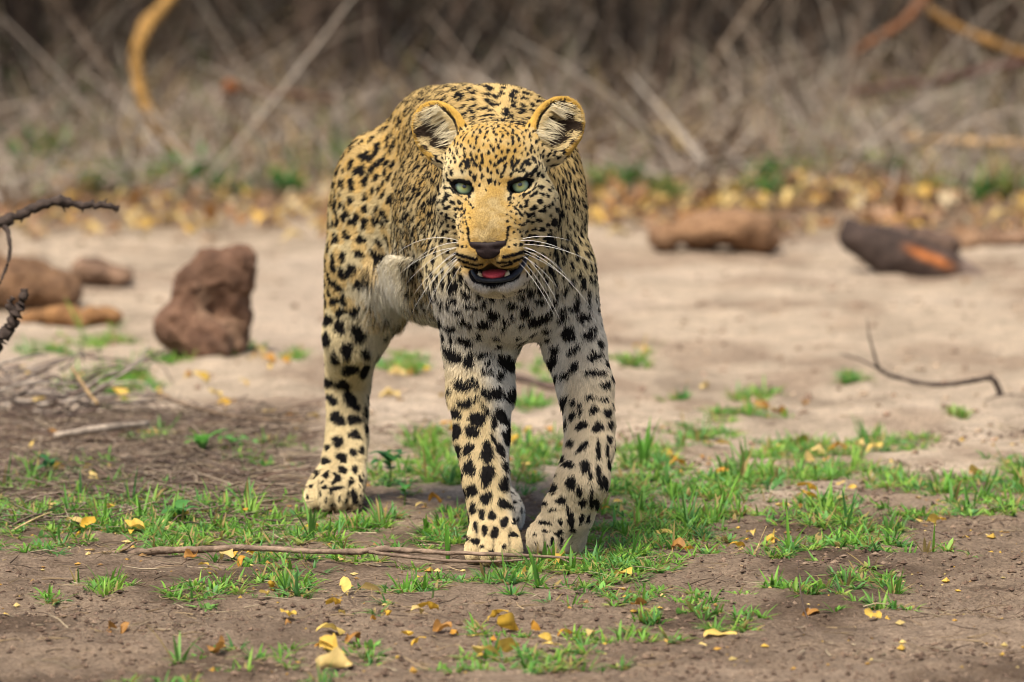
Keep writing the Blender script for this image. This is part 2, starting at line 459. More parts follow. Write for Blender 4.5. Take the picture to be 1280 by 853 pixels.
# single tufts that stand apart
def tuft(px, py, n, lmin, lmax, wmin, wmax, label, greens=GREENS, name='grass_tuft', bunch=1, spread=.03, lean=(.15, 1.0), bend=(.1, .5), parts=False):
    g = GP(px, py)
    pts = [(0, 0, 0)] + [(PR.normal(0, spread), PR.normal(0, spread * 1.4), 0) for _ in range(bunch - 1)]
    V, F, C = blades(pts, n, lmin, lmax, wmin, wmax, greens, lean, bend)
    if parts:
        root = link(name, None); root.location = g; tag(root, label, 'grass tuft', 'grass tufts standing apart')
        m = 15
        for k in range(n * bunch):
            me = fast_mesh('blade', V[k * m:(k + 1) * m], F[k * 8:(k + 1) * 8] - k * m, grass_m.m); color_attr(me, C[k * m:(k + 1) * m])
            link('blade', me, root)
        return root
    me = fast_mesh(name, V, F, grass_m.m); color_attr(me, C)
    o = link(name, me); o.location = g
    return tag(o, label, 'grass tuft', 'grass tufts standing apart')
BR = [(.11, .30, .035), (.13, .33, .045)]
tuft(803, 580, 13, .06, .105, .0022, .0038, 'tall fountain-shaped grass tuft behind the raised forepaw', BR, lean=(.1, .55), bend=(.1, .4), parts=True)
tuft(559, 700, 3, .055, .075, .0028, .0036, 'lone upright grass blades beside the planted forepaw', BR, lean=(.02, .15), bend=(0, .1), parts=True)
tuft(780, 690, 5, .04, .065, .003, .0042, 'broad leaning grass blades just right of the raised forepaw', BR, lean=(.3, .8), bend=(0, .2), parts=True)
tuft(918, 655, 6, .03, .055, .002, .003, 'upright grass blades at the edge of the dark hollow', BR, lean=(.1, .5), parts=True)
tuft(1040, 640, 9, .04, .075, .002, .003, 'tallest grass tuft of the patch in front of the loose twig', BR, lean=(.05, .5), parts=True)
for px, py, lab in ((938, 497, 'small round grass tuft on the sandy path beyond the twin yellow leaves'), (1067, 478, 'farthest small grass tuft on the bare sand below the forked twig'), (787, 458, 'small grass tuft on the path level with the leopard chest'),
                    (872, 768, 'bushy dark grass tuft on bare soil below the leaf litter'), (1110, 742, 'short dark grass tuft at the right end of the low grass strip'), (812, 778, 'tiny grass tuft left of the bushy dark tuft'),
                    (120, 740, 'thin grass tuft below the butt of the long fallen twig'), (505, 466, 'grass tuft seen between the hind leg and the planted foreleg'), (1190, 520, 'tiny grass sprig beside the forked twig'), (850, 500, 'tiny grass sprig on the sand left of the round tuft')):
    tuft(px, py, 12, .018, .04, .0014, .0026, lab, bunch=5, spread=.014)

# broad-leaved seedlings: stem and each leaf a part
def leaf_blade(L, W, curl=.2, cup=.15, nu=6, point=1.0, wav=0.0):
    V, F = [], []
    for i in range(nu + 1):
        u = i / nu
        wd = W * (math.sin(math.pi * min(1, u * .93 + .05)) ** .75) * (1 - .25 * u * point)
        if i == nu: wd = W * .03
        for j in (-1, -.5, 0, .5, 1):
            V.append((j * wd, L * u, curl * L * math.sin(u * 2.2) * .5 - curl * L * u * u + cup * wd * j * j + wav * L * math.sin(u * 7 + j * 2)))
    for i in range(nu):
        for j in range(4):
            a = i * 5 + j; F.append((a, a + 1, a + 6, a + 5))
    return np.array(V), F
def colour_me(me, col, var=.12):
    n = len(me.vertices); color_attr(me, np.tile(np.array(col), (n, 1)) * PR.uniform(1 - var, 1 + var, (n, 1)))
stem_m = NT('plant_stem'); stem_m.base(stem_m.ramp(stem_m.noise(80, 3), [(.3, (.10, .16, .04)), (.7, (.17, .24, .07))]), .6)
def seedling(px, py, n, size, h, label, col, pairs=True, W=.42):
    g = GP(px, py); root = link('seedling', None); root.location = g; tag(root, label, 'seedling', 'broad-leaved seedlings')
    V, F = tube([(0, 0, -.004), (.002, .001, h * .5), (0, .002, h)], [.0016, .0014, .001], 6)
    mesh_obj('stem', V, F, stem_m.m, root)
    for k in range(n):
        s = size * PR.uniform(.7, 1.1); Vl, Fl = leaf_blade(s, s * W, PR.uniform(.2, .5), .12)
        o = mesh_obj('leaf', Vl, Fl, grass_m.m, root); colour_me(o.data, np.array(col) * PR.uniform(.85, 1.15))
        o.location = (0, 0, h * (.45 + .55 * (k + 1) / n)); o.rotation_euler = (PR.uniform(-.1, .75), 0, k * 2.4 + PR.normal(0, .3))
    return root
seedling(487, 610, 8, .036, .055, 'dark leafy seedling beside the hind paw nearest the viewer', (.045, .17, .045))
seedling(253, 568, 5, .045, .020, 'bright broad-leaved seedling left of the hind paw', (.13, .36, .06), W=.36)
seedling(290, 562, 4, .03, .016, 'small seedling just right of the bright broad-leaved one', (.10, .28, .06))
seedling(225, 655, 6, .036, .02, 'broad-leaved seedling among the grass on the left', (.075, .22, .05), W=.3)
seedling(60, 600, 4, .03, .03, 'upright seedling in the litter at the left edge', (.06, .2, .06))
seedling(540, 748, 3, .014, .02, 'pale little sprout in front of the planted forepaw', (.17, .38, .06))
seedling(505, 632, 5, .022, .03, 'low seedling in the bare soil in front of the hind paw', (.07, .22, .05))

# fallen yellow leaves
LEAF_COL = [(.60, .37, .045), (.62, .42, .08), (.50, .25, .035), (.58, .43, .16), (.36, .18, .045), (.66, .48, .13)]
def make_leaf_meshes():
    out = []
    for k, c in enumerate(LEAF_COL * 2):
        V, F = leaf_blade(.028, PR.uniform(.006, .0105), PR.uniform(.0, .45), PR.uniform(.1, .9), 8, .6, PR.uniform(.02, .08))
        V = V + (np.stack([vnoise(V + k, 130, 3), vnoise(V + k, 130, 4), vnoise(V + k, 110, 5)], 1) - .5) * np.array([.005, .005, .013])
        V[:, 2] += V[:, 0] * PR.uniform(-.5, .5)
        me = bpy.data.meshes.new('fallen_leaf'); me.from_pydata([tuple(v - np.array([0, .015, 0])) for v in V], [], F)
        me.polygons.foreach_set('use_smooth', [True] * len(F)); me.materials.append(dead_m.m)
        u = np.abs(V[:, 0]) / .012
        color_attr(me, np.array(c)[None] * (1.0 - .35 * u[:, None] * PR.random((len(V), 1))) * PR.uniform(.85, 1.1, (len(V), 1)))
        out.append(me)
    return out
LEAFM = make_leaf_meshes()
def leaf(px, py, s, label, group, lift=.006, k=None):
    g = GP(px, py); k = int(PR.integers(0, len(LEAFM))) if k is None else k
    o = link('fallen_leaf', LEAFM[k]); o.location = (g[0], g[1], g[2] + lift * s)
    o.scale = (s, s, s); o.rotation_euler = (PR.normal(0, .25), PR.normal(0, .35), PR.uniform(0, 6.28))
    return tag(o, label, 'leaf', group)
for px, py, s, lab in ((432, 742, 1.5, 'large bright yellow leaf lying left of the planted forepaw'), (460, 746, 1.4, 'pale-edged yellow leaf touching the large bright one'), (620, 775, 1.0, 'small upright orange leaf standing on the bare soil'), (637, 790, 1.6, 'large mottled tan leaf standing under the straw'),
                       (270, 815, 1.5, 'round tan leaf among grass near the bottom edge'), (610, 822, 1.3, 'twin-lobed yellow leaf, its left half by the bottom grass'), (630, 818, 1.3, 'yellow leaf leaning on the twin-lobed one by the bottom grass'), (668, 790, 1.1, 'curled orange leaf right of the large mottled leaf'),
                       (412, 794, 1.3, 'topmost yellow leaf of the column of leaves near the bottom'), (412, 815, 1.3, 'middle yellow leaf of the column of leaves near the bottom'), (418, 838, 1.6, 'lowest big yellow leaf of the column near the bottom edge'), (440, 803, 1.0, 'small yellow leaf right of the leaf column, touching grass'),
                       (898, 802, 1.5, 'orange crumpled leaf on bare soil near the bottom right'), (1013, 772, 1.0, 'yellow leaf pinned under the thin upright stem'), (1092, 775, 1.1, 'long yellow leaf on the bare soil at lower right'), (695, 708, 1.4, 'bright yellow leaf in the grass before the raised forepaw'),
                       (898, 562, 1.5, 'long rust-coloured leaf leaning on bare soil behind the grass'), (780, 722, 1.2, 'yellow leaf at the edge of the grass right of the forepaws'), (652, 722, 1.0, 'small yellow leaf between the forepaws and the front soil'), (832, 672, 1.2, 'cream leaf resting on the grass right of the raised paw')):
    leaf(px, py, s, lab, 'distinct fallen leaves')
ZL = {'yellow leaf lying in the grass patch at left of the hind paw': [(40,640),(75,640),(20,650),(90,625),(110,660),(170,665),(95,665),(60,668),(140,640),(180,632),(218,648),(205,662),(60,585),(75,592),(110,590),(115,600),(40,560),(60,548),(330,650),(380,668)],
      'yellow leaf lying in the grass patch right of the forepaws': [(1000,560),(1030,572),(1015,580),(1045,565),(1070,560),(1020,590),(850,580),(830,575),(770,635),(850,690),(925,690),(945,675),(960,680),(985,640),(1000,632),(1010,615),(1050,625),(1165,660),(1150,658),(1215,595),(1095,565),(900,600)],
      'yellow leaf lying on the bare soil in front of the grass': [(240,700),(285,703),(300,712),(310,695),(365,775),(400,810),(425,762),(480,775),(540,765),(555,790),(595,800),(505,800),(690,812),(705,795),(745,720),(800,757),(150,790),(330,745)],
      'yellow leaf lying in the twig litter on the left': [(30,465),(40,500),(55,508),(130,480),(250,470),(270,500),(285,512),(325,445),(335,455),(320,452),(355,455),(150,500),(190,545),(255,475),(360,520),(385,530),(300,480),(210,500)],
      'yellow leaf lying on the sandy ground behind the legs': [(530,470),(505,470),(520,500),(480,500),(960,510),(975,515),(885,490),(800,440),(690,545),(700,560),(540,630),(595,632),(640,560),(660,590),(560,535)]}
for lab, pts in ZL.items():
    for px, py in pts:
        leaf(px + PR.normal(0, 4), py + PR.normal(0, 3), PR.uniform(.7, 1.25), lab, lab.replace('yellow leaf', 'yellow leaves'), .008)
        leaf(px + PR.normal(0, 16), py + PR.normal(0, 6), PR.uniform(.4, .8), lab.replace('yellow leaf', 'tiny shrivelled yellow leaf'), lab.replace('yellow leaf', 'tiny shrivelled yellow leaves'), .008)

# crumbs of soil and dry bits: too many to count
def scatter_bits(n, fx, fy):
    return np.stack([fx(n), fy(n)], 1)
def crumbs(name, pts, smin, smax, cols, m, label):
    n = len(pts)
    s = smin + (smax - smin) * PR.random(n) ** 3
    oc = np.array([(1, 0, 0), (-1, 0, 0), (0, 1, 0), (0, -1, 0), (0, 0, 1), (0, 0, -1)], float)
    of = np.array([(0, 2, 4), (2, 1, 4), (1, 3, 4), (3, 0, 4), (2, 0, 5), (1, 2, 5), (3, 1, 5), (0, 3, 5)])
    V = oc[None] * s[:, None, None] * PR.uniform(.55, 1.25, (n, 6, 1)) + PR.normal(0, .15, (n, 6, 3)) * s[:, None, None]
    V[:, :, 2] *= .7
    z = ground_h(pts[:, 0], pts[:, 1])
    V = V + np.stack([pts[:, 0], pts[:, 1], z + s * .2], 1)[:, None, :]
    F = (of[None] + (np.arange(n) * 6)[:, None, None]).reshape(-1, 3)
    c = np.asarray(cols)[PR.integers(0, len(cols), n)] * PR.uniform(.75, 1.2, (n, 1))
    me = fast_mesh(name, V.reshape(-1, 3), F, m, False); color_attr(me, np.repeat(c, 6, 0))
    return tag(link(name, me), label, None, None, 'stuff')
cm = NT('soil_crumb'); ca = cm.n('ShaderNodeAttribute', attribute_name='tint')
cm.base(cm.mix(cm.noise(500, 3), ca.outputs['Color'], cm.mix(1.0, ca.outputs['Color'], (.6, .58, .55), 'MULTIPLY')), .95)
n = 34000
cp = np.stack([PR.uniform(-.95, .95, n), PR.uniform(-1.5, 2.0, n)], 1)
cp = cp[fbm(cp * np.array([1, .5]), 5, 77, 3) > .43]
crumbs('soil_crumbs', cp, .0010, .0060, [(.13, .085, .06), (.10, .065, .045), (.17, .115, .08), (.21, .15, .105)], cm.m, 'small crumbs of dark soil')
n = 1500
cp = np.stack([PR.uniform(-.9, .9, n), PR.uniform(-1.3, 2.0, n)], 1); cp = cp[fbm(cp, 3.5, 23, 3) > .48]
crumbs('leaf_fragments', cp, .002, .0075, [(.50, .32, .06), (.42, .24, .05), (.55, .42, .16), (.30, .17, .06)], cm.m, 'broken bits of yellow leaf scattered over the soil')
n = 2600
cp = np.stack([PR.uniform(-1.3, 1.3, n), PR.uniform(1.6, 7.5, n)], 1)
crumbs('path_crumbs', cp, .002, .010, [(.30, .2, .14), (.22, .15, .1), (.4, .3, .21)], cm.m, 'small crumbs of dry sand and clay on the path')

def sticks(name, pts, lmin, lmax, r, cols, m, label, tilt=.15, z0=.003, seg=2):
    n = len(pts); a = PR.uniform(0, 6.283, n); L = PR.uniform(lmin, lmax, n); el = PR.normal(0, tilt, n)
    d = np.stack([np.cos(a) * np.cos(el), np.sin(a) * np.cos(el), np.abs(np.sin(el))], 1)
    s = np.stack([-np.sin(a), np.cos(a), np.zeros(n)], 1); u = np.cross(d, s)
    rr = r * PR.uniform(.5, 1.3, n)
    base = np.stack([pts[:, 0], pts[:, 1], ground_h(pts[:, 0], pts[:, 1]) + z0], 1)
    kink = (s * PR.normal(0, .10, n)[:, None] + u * PR.normal(0, .05, n)[:, None]) * L[:, None]
    V = []
    for k in range(seg + 1):
        t = k / seg; c = base + d * (L * t)[:, None] + kink * (math.sin(math.pi * t))
        w = rr * (1 - .6 * t)
        for j in range(3):
            th = 2.094 * j; V.append(c + (s * math.cos(th) + u * math.sin(th)) * w[:, None])
    V = np.stack(V, 1); m_ = V.shape[1]
    F = [(3 * k + j, 3 * k + (j + 1) % 3, 3 * k + 3 + (j + 1) % 3, 3 * k + 3 + j) for k in range(seg) for j in range(3)]
    F = (np.array(F)[None] + (np.arange(n) * m_)[:, None, None]).reshape(-1, 4)
    c = np.asarray(cols)[PR.integers(0, len(cols), n)] * PR.uniform(.7, 1.2, (n, 1))
    me = fast_mesh(name, V.reshape(-1, 3), F, m); color_attr(me, np.repeat(c, m_, 0))
    return tag(link(name, me), label, None, None, 'stuff')
sm = NT('dry_stem'); sa = sm.n('ShaderNodeAttribute', attribute_name='tint')
sm.base(sm.mix(sm.noise(150, 4), sa.outputs['Color'], sm.mix(1.0, sa.outputs['Color'], (.62, .58, .54), 'MULTIPLY')), .8)
DRY = [(.34, .25, .14), (.25, .18, .11), (.16, .11, .075), (.10, .07, .05), (.40, .33, .22)]
n = 4200
lp = np.stack([PR.uniform(-.95, .95, n), PR.uniform(-1.3, 2.2, n)], 1)
lp = lp[(fbm(lp, 3, 15, 2) > .5) | (lp[:, 0] < -.4)]
sticks('straw_litter', lp, .012, .05, .0010, DRY, sm.m, 'short bits of dry straw on the soil')
n = 3200
lp = np.stack([PR.uniform(-1.0, -.28, n), PR.uniform(.35, 2.3, n)], 1); lp = lp[lp[:, 0] < -.30 - .1 * PR.random(len(lp)) ]
sticks('twig_litter', lp, .03, .13, .0016, [(.15, .10, .075), (.09, .065, .05), (.22, .17, .13), (.30, .24, .17)], sm.m, 'fine dark twig litter on the left', .12, .005, 3)
# ================================================================== CLODS, LOGS, BRANCHES
bark = NT('bark')
ba = bark.n('ShaderNodeAttribute', attribute_name='tint')
bn = bark.noise(60, 5, .65)
bark.base(bark.mix(bark.ramp(bn, [(.35, (0, 0, 0)), (.65, (1, 1, 1))]), bark.mix(1.0, ba.outputs['Color'], (.55, .52, .5), 'MULTIPLY'), bark.mix(1.0, ba.outputs['Color'], (1.25, 1.22, 1.18), 'MULTIPLY')), .85)
bark.bump(bark.noise(140, 4), .8, .004)
clay = NT('clay')
ka = clay.n('ShaderNodeAttribute', attribute_name='tint')
kn = clay.noise(35, 6, .7)
clay.base(clay.mix(clay.ramp(kn, [(.38, (0, 0, 0)), (.62, (1, 1, 1))]), clay.mix(1.0, ka.outputs['Color'], (.62, .56, .52), 'MULTIPLY'), clay.mix(1.0, ka.outputs['Color'], (1.35, 1.32, 1.28), 'MULTIPLY')), .92)
clay.bump(clay.noise(90, 6, .7), 1.0, .012)
def net_obj(name, lo, hi, h, build, m, col, rough=.01, seed=0, patch=None):
    new_grid(lo, hi, h); build()
    V, F = surface_nets(SDF, LO, H); V = relax(V, F, 1); N = vnormals(V, F)
    d = (fbm(V, 14, seed, 3) - .5) * 2.2 + (np.abs(fbm(V, 30, seed + 3, 3) - .5) - .12) * 2.2 + (fbm(V, 90, seed + 7, 2) - .5) * .5
    d = d + (fbm(V, 7, seed + 11, 2) - .5) * 3.0 + np.round(fbm(V, 20, seed + 13, 2) * 4) * .35 - .7
    V = V + N * (d * rough)[:, None]
    me = fast_mesh(name, V, F, m)
    c = np.tile(np.array(col), (len(V), 1)) * (.5 + 1.0 * fbm(V, 12, seed + 5, 4))[:, None]
    dst = sstep(.52, .66, fbm(V, 9, seed + 6, 3))[:, None] * (.5 if m is clay.m else .0)
    c = c * (1 - dst) + np.array([.30, .20, .13]) * dst
    if patch: c = patch(V, c)
    color_attr(me, c)
    return link(name, me)
# upright clod
b = GP(250, 443); bx, by = b[0], b[1]
def at(px, py, Y): return P(px, py, Y)
def bc():
    ell(at(283, 345, by + .02), (.052, .055, .055), .02); ell(at(305, 335, by + .02), (.024, .045, .045), .015); ell(at(262, 328, by + .02), (.030, .045, .028), .015); ell(at(290, 400, by + .03), (.045, .05, .075), .02)
    ell(at(238, 360, by), (.042, .05, .050), .02); ell(at(228, 410, by - .03), (.054, .055, .050), .015)
    ell(at(258, 425, by - .04), (.048, .05, .045), .015); ell(at(300, 322, by + .02), (.030, .04, .022), .01)
o = net_obj('earth_clod', [bx - .14, by - .13, -.05], [bx + .16, by + .13, .24], .005, bc, clay.m, (.155, .088, .056), .011, 3)
tag(o, 'tall reddish-brown clod standing upright on the path, a rounder lump at its foot', 'clod')
b = GP(45, 383); lx, ly = b[0], b[1]
def bc2():
    ell(at(20, 352, ly), (.075, .07, .048), .02); ell(at(70, 360, ly), (.050, .06, .040), .02); ell(at(-30, 345, ly), (.06, .07, .06), .02)
o = net_obj('earth_clod', [lx - .24, ly - .12, -.05], [lx + .16, ly + .12, .16], .006, bc2, clay.m, (.19, .11, .06), .010, 9)
tag(o, 'wide low brown clod at the left edge behind the dead twigs', 'clod')
b = GP(125, 358); mx_, my_ = b[0], b[1]
def bc3():
    ell(at(115, 338, my_), (.042, .045, .028), .015, np.array(Matrix.Rotation(.25, 3, 'Y'))); ell(at(150, 345, my_), (.028, .035, .020), .015)
o = net_obj('earth_clod', [mx_ - .12, my_ - .1, -.04], [mx_ + .12, my_ + .1, .12], .005, bc3, clay.m, (.14, .085, .058), .007, 12)
tag(o, 'small dark brown clod to the right of the wide low clod', 'clod')
b = GP(890, 313); rx_, ry_ = b[0], b[1]
def bc4():
    ell(at(915, 286, ry_), (.095, .08, .040), .02); ell(at(870, 288, ry_), (.05, .07, .038), .02); ell(at(832, 296, ry_), (.034, .05, .032), .008); ell(at(945, 298, ry_), (.05, .06, .03), .02)
o = net_obj('earth_clod', [rx_ - .17, ry_ - .13, -.05], [rx_ + .18, ry_ + .13, .12], .006, bc4, clay.m, (.26, .155, .085), .008, 15)
tag(o, 'long tan clod lying on the far side of the path right of the leopard', 'clod')
b = GP(85, 408)
def bc5():
    for k in range(7): ell(at(40 + 16 * k, 398 + 5 * math.sin(k * 2), b[1] + .03 * math.sin(k)), (.026, .04, .014 + .004 * (k % 2)), .01)
o = net_obj('earth_clod', [b[0] - .14, b[1] - .1, -.04], [b[0] + .16, b[1] + .1, .08], .005, bc5, clay.m, (.27, .145, .06), .007, 19)
tag(o, 'flat rust-brown crumbled clod in front of the wide low clod', 'clod')
for px, py, rx2, rz2, col, lab, sd in ((1195, 300, .07, .020, (.20, .115, .06), 'low brown clod right of the dark log', 22), (1120, 270, .085, .022, (.30, .18, .10), 'far tan clod behind the dark log', 25), (1255, 300, .06, .018, (.17, .10, .06), 'low dark clod at the right edge beyond the log', 28)):
    g = GP(px, py + 8)
    o = net_obj('earth_clod', [g[0] - rx2 - .03, g[1] - .1, -.04], [g[0] + rx2 + .03, g[1] + .1, .08], .006,
                lambda: (ell(g + [0, 0, .012], (rx2, .06, rz2), .02), ell(g + [rx2 * .5, -.01, .012], (rx2 * .45, .05, rz2 * 1.2), .015)), clay.m, col, .008, sd)
    tag(o, lab, 'clod')
def curve_pts(ctrl, n=6):
    """Catmull-Rom through control rows (x, y, z, r)"""
    c = np.asarray(ctrl, float); c = np.concatenate([[2 * c[0] - c[1]], c, [2 * c[-1] - c[-2]]]); out = []
    for i in range(1, len(c) - 2):
        for k in range(n):
            t = k / n
            out.append(.5 * (2 * c[i] + (c[i + 1] - c[i - 1]) * t + (2 * c[i - 1] - 5 * c[i] + 4 * c[i + 1] - c[i + 2]) * t * t + (3 * c[i] - c[i - 1] - 3 * c[i + 1] + c[i + 2]) * t ** 3))
    return np.array(out + [c[-2]])
def limb(name, ctrl, col, parent=None, wob=.15, seg=8, n=6, m=None):
    """bent woody limb: ctrl rows (photograph x, y, depth Y, radius)"""
    q = curve_pts([[*P(a, b_, Y), r] for a, b_, Y, r in ctrl], n)
    return limb3(name, q, col, parent, wob, seg, m)
def limb3(name, q, col, parent=None, wob=.15, seg=8, m=None):
    r = q[:, 3] * (1 + wob * PR.normal(0, 1, len(q)))
    j = PR.normal(0, .25, (len(q), 3)) * q[:, 3:4] * wob * 4; j[0] = 0
    V, F = tube(q[:, :3] + j, np.maximum(r, .0004), seg)
    o = mesh_obj(name, V, F, m or bark.m, parent)
    n = len(V); color_attr(o.data, np.tile(np.array(col), (n, 1)) * np.repeat(PR.uniform(.75, 1.2, (len(q), 1)), seg, 0)[:n])
    return o
# logs
ly2 = GP(1140, 345)[1]
def lg():
    chain([(at(1068, 296, ly2 + .02), .034), (at(1100, 308, ly2), .040), (at(1140, 322, ly2 - .02), .042), (at(1185, 338, ly2 - .04), .037), (at(1222, 352, ly2 - .05), .028)], .01)
    cone(at(1062, 278, ly2 + .02), at(1075, 300, ly2 + .02), .014, .024, .015)
    cone(at(1085, 318, ly2 + .01), at(1110, 332, ly2 - .02), .020, .026, .02)
def lgp(V, c):
    q = to_px(V); t = np.exp(-(((q[:, 0] - 1162) * .92 + (q[:, 1] - 322) * .40) / 30) ** 4 - ((-(q[:, 0] - 1162) * .40 + (q[:, 1] - 322) * .92) / 5.5) ** 2)
    c = c * (1 - t[:, None]) + np.array([.36, .12, .03]) * t[:, None]
    e = sstep(1196, 1206, q[:, 0])[:, None]
    return c * (1 - e) + np.array([.15, .11, .09]) * e
o = net_obj('fallen_log', [at(1050, 300, ly2)[0] - .05, ly2 - .15, -.04], [at(1230, 300, ly2)[0] + .05, ly2 + .15, .22], .005, lg, bark.m, (.045, .030, .024), .005, 31, lgp)
tag(o, 'short dark fallen log with an orange bark wound and a grey sawn end', 'log')
limb('branch_stub', [(1205, 349, ly2 - .04, .016), (1235, 352, ly2 - .03, .012), (1262, 346, ly2 - .02, .010), (1290, 343, ly2, .007)], (.16, .085, .055), o, .15)
limb('branch_stub', [(1120, 312, ly2, .014), (1135, 296, ly2 + .02, .010), (1142, 284, ly2 + .03, .005)], (.05, .034, .027), o, .15)
def lg2(): chain([(at(1105, 302, ly2 + .22), .030), (at(1150, 305, ly2 + .2), .036), (at(1185, 310, ly2 + .18), .028)], .01)
o = net_obj('fallen_log', [at(1090, 300, ly2)[0] - .05, ly2 + .06, -.04], [at(1195, 300, ly2)[0] + .06, ly2 + .34, .2], .006, lg2, bark.m, (.09, .058, .042), .005, 37)
tag(o, 'short brown log lying behind the dark wounded log', 'log')

GREYTWIG, DARKTWIG, PALETWIG = (.20, .145, .105), (.045, .032, .026), (.34, .24, .11)
# the long fallen twig in front of the paws: thick stem, fork, side twig
t = limb('fallen_twig', [(108, 699, .02, .0062), (150, 694, .02, .0058), (200, 688, 0, .0052), (255, 687, -.02, .0046), (312, 685, -.05, .0046), (380, 689, -.09, .0040), (440, 690, -.14, .0042), (470, 687, -.16, .0048), (490, 687, -.165, .0042), (560, 691, -.175, .0032), (640, 694, -.18, .0026), (700, 697, -.18, .0018), (745, 700, -.18, .0010)], GREYTWIG, None, .10)
tag(t, 'long grey forked twig lying across the ground before the forepaws', 'twig')
limb('side_twig', [(462, 690, -.16, .0030), (500, 695, -.175, .0026), (560, 701, -.18, .0022), (620, 702, -.185, .0018), (665, 699, -.185, .0012)], GREYTWIG, t, .08)
limb('side_twig', [(700, 697, -.18, .0014), (722, 708, -.18, .0010), (748, 712, -.18, .0006)], GREYTWIG, t, .08)
limb('side_twig', [(143, 694, .02, .0030), (160, 684, .01, .0022), (168, 678, .01, .0014)], GREYTWIG, t, .08)
# thorny branch reaching in from the left
t = limb('thorny_branch', [(-128, 640, 1.0, .018), (-120, 560, 1.0, .016), (-110, 430, 1.0, .014), (-60, 320, 1.0, .012), (0, 279, 1.0, .0085), (28, 268, 1.0, .0075), (55, 256, 1.0, .0068), (72, 251, 1.0, .0072), (100, 256, 1.0, .0060), (125, 256, 1.0, .0055), (148, 260, 1.0, .0042)], DARKTWIG, None, .16)
tag(t, 'dark thorny branch reaching in from the left edge above the clods', 'branch')
for a, b_, c_, d_ in ((76, 252, 82, 266), (104, 256, 103, 266), (128, 256, 134, 248), (30, 268, 26, 279), (140, 258, 146, 266)):
    limb('thorn', [(a, b_, 1.0, .0040), ((a + c_) / 2, (b_ + d_) / 2, 1.0, .0024), (c_, d_, 1.0, .0006)], DARKTWIG, t, .05, 6, 2)
limb('side_twig', [(4, 278, 1.0, .0045), (11, 295, .98, .0035), (12, 318, .97, .003), (4, 345, .96, .0025), (-8, 370, .96, .002)], DARKTWIG, t, .1)
t = limb('dead_stub', [(-85, 640, .9, .017), (-60, 520, .9, .014), (-25, 455, .9, .012), (0, 428, .9, .0105), (12, 408, .9, .010), (20, 394, .9, .0095), (27, 376, .9, .0075), (31, 361, .9, .0050)], DARKTWIG, None, .14)
tag(t, 'dark forked stub of a dead branch at the left edge above the twig pile', 'branch')
limb('side_twig', [(20, 394, .9, .007), (12, 382, .9, .006), (16, 372, .9, .004)], DARKTWIG, t, .1)
# forked twig on the sand, right
t = limb('forked_twig', [(1300, 498, 2.55, .0060), (1276, 498, 2.52, .0055), (1252, 499, 2.5, .0062), (1215, 510, 2.42, .0050), (1180, 520, 2.3, .0042), (1140, 527, 2.22, .0034), (1100, 531, 2.2, .0020)], DARKTWIG, None, .1)
tag(t, 'dark forked twig lying on the sand at the right edge', 'twig')
limb('side_twig', [(1252, 499, 2.5, .0055), (1247, 484, 2.5, .005), (1238, 473, 2.5, .0045), (1205, 478, 2.55, .004), (1165, 481, 2.6, .0038), (1125, 473, 2.65, .0034), (1100, 462, 2.65, .003), (1092, 440, 2.65, .0022), (1086, 418, 2.65, .0016), (1084, 398, 2.65, .001)], DARKTWIG, t, .1)
limb('side_twig', [(1106, 465, 2.65, .0025), (1075, 450, 2.7, .0018), (1050, 442, 2.75, .001)], DARKTWIG, t, .1)
limb('side_twig', [(1238, 474, 2.5, .0030), (1239, 466, 2.5, .0016)], DARKTWIG, t, .1)
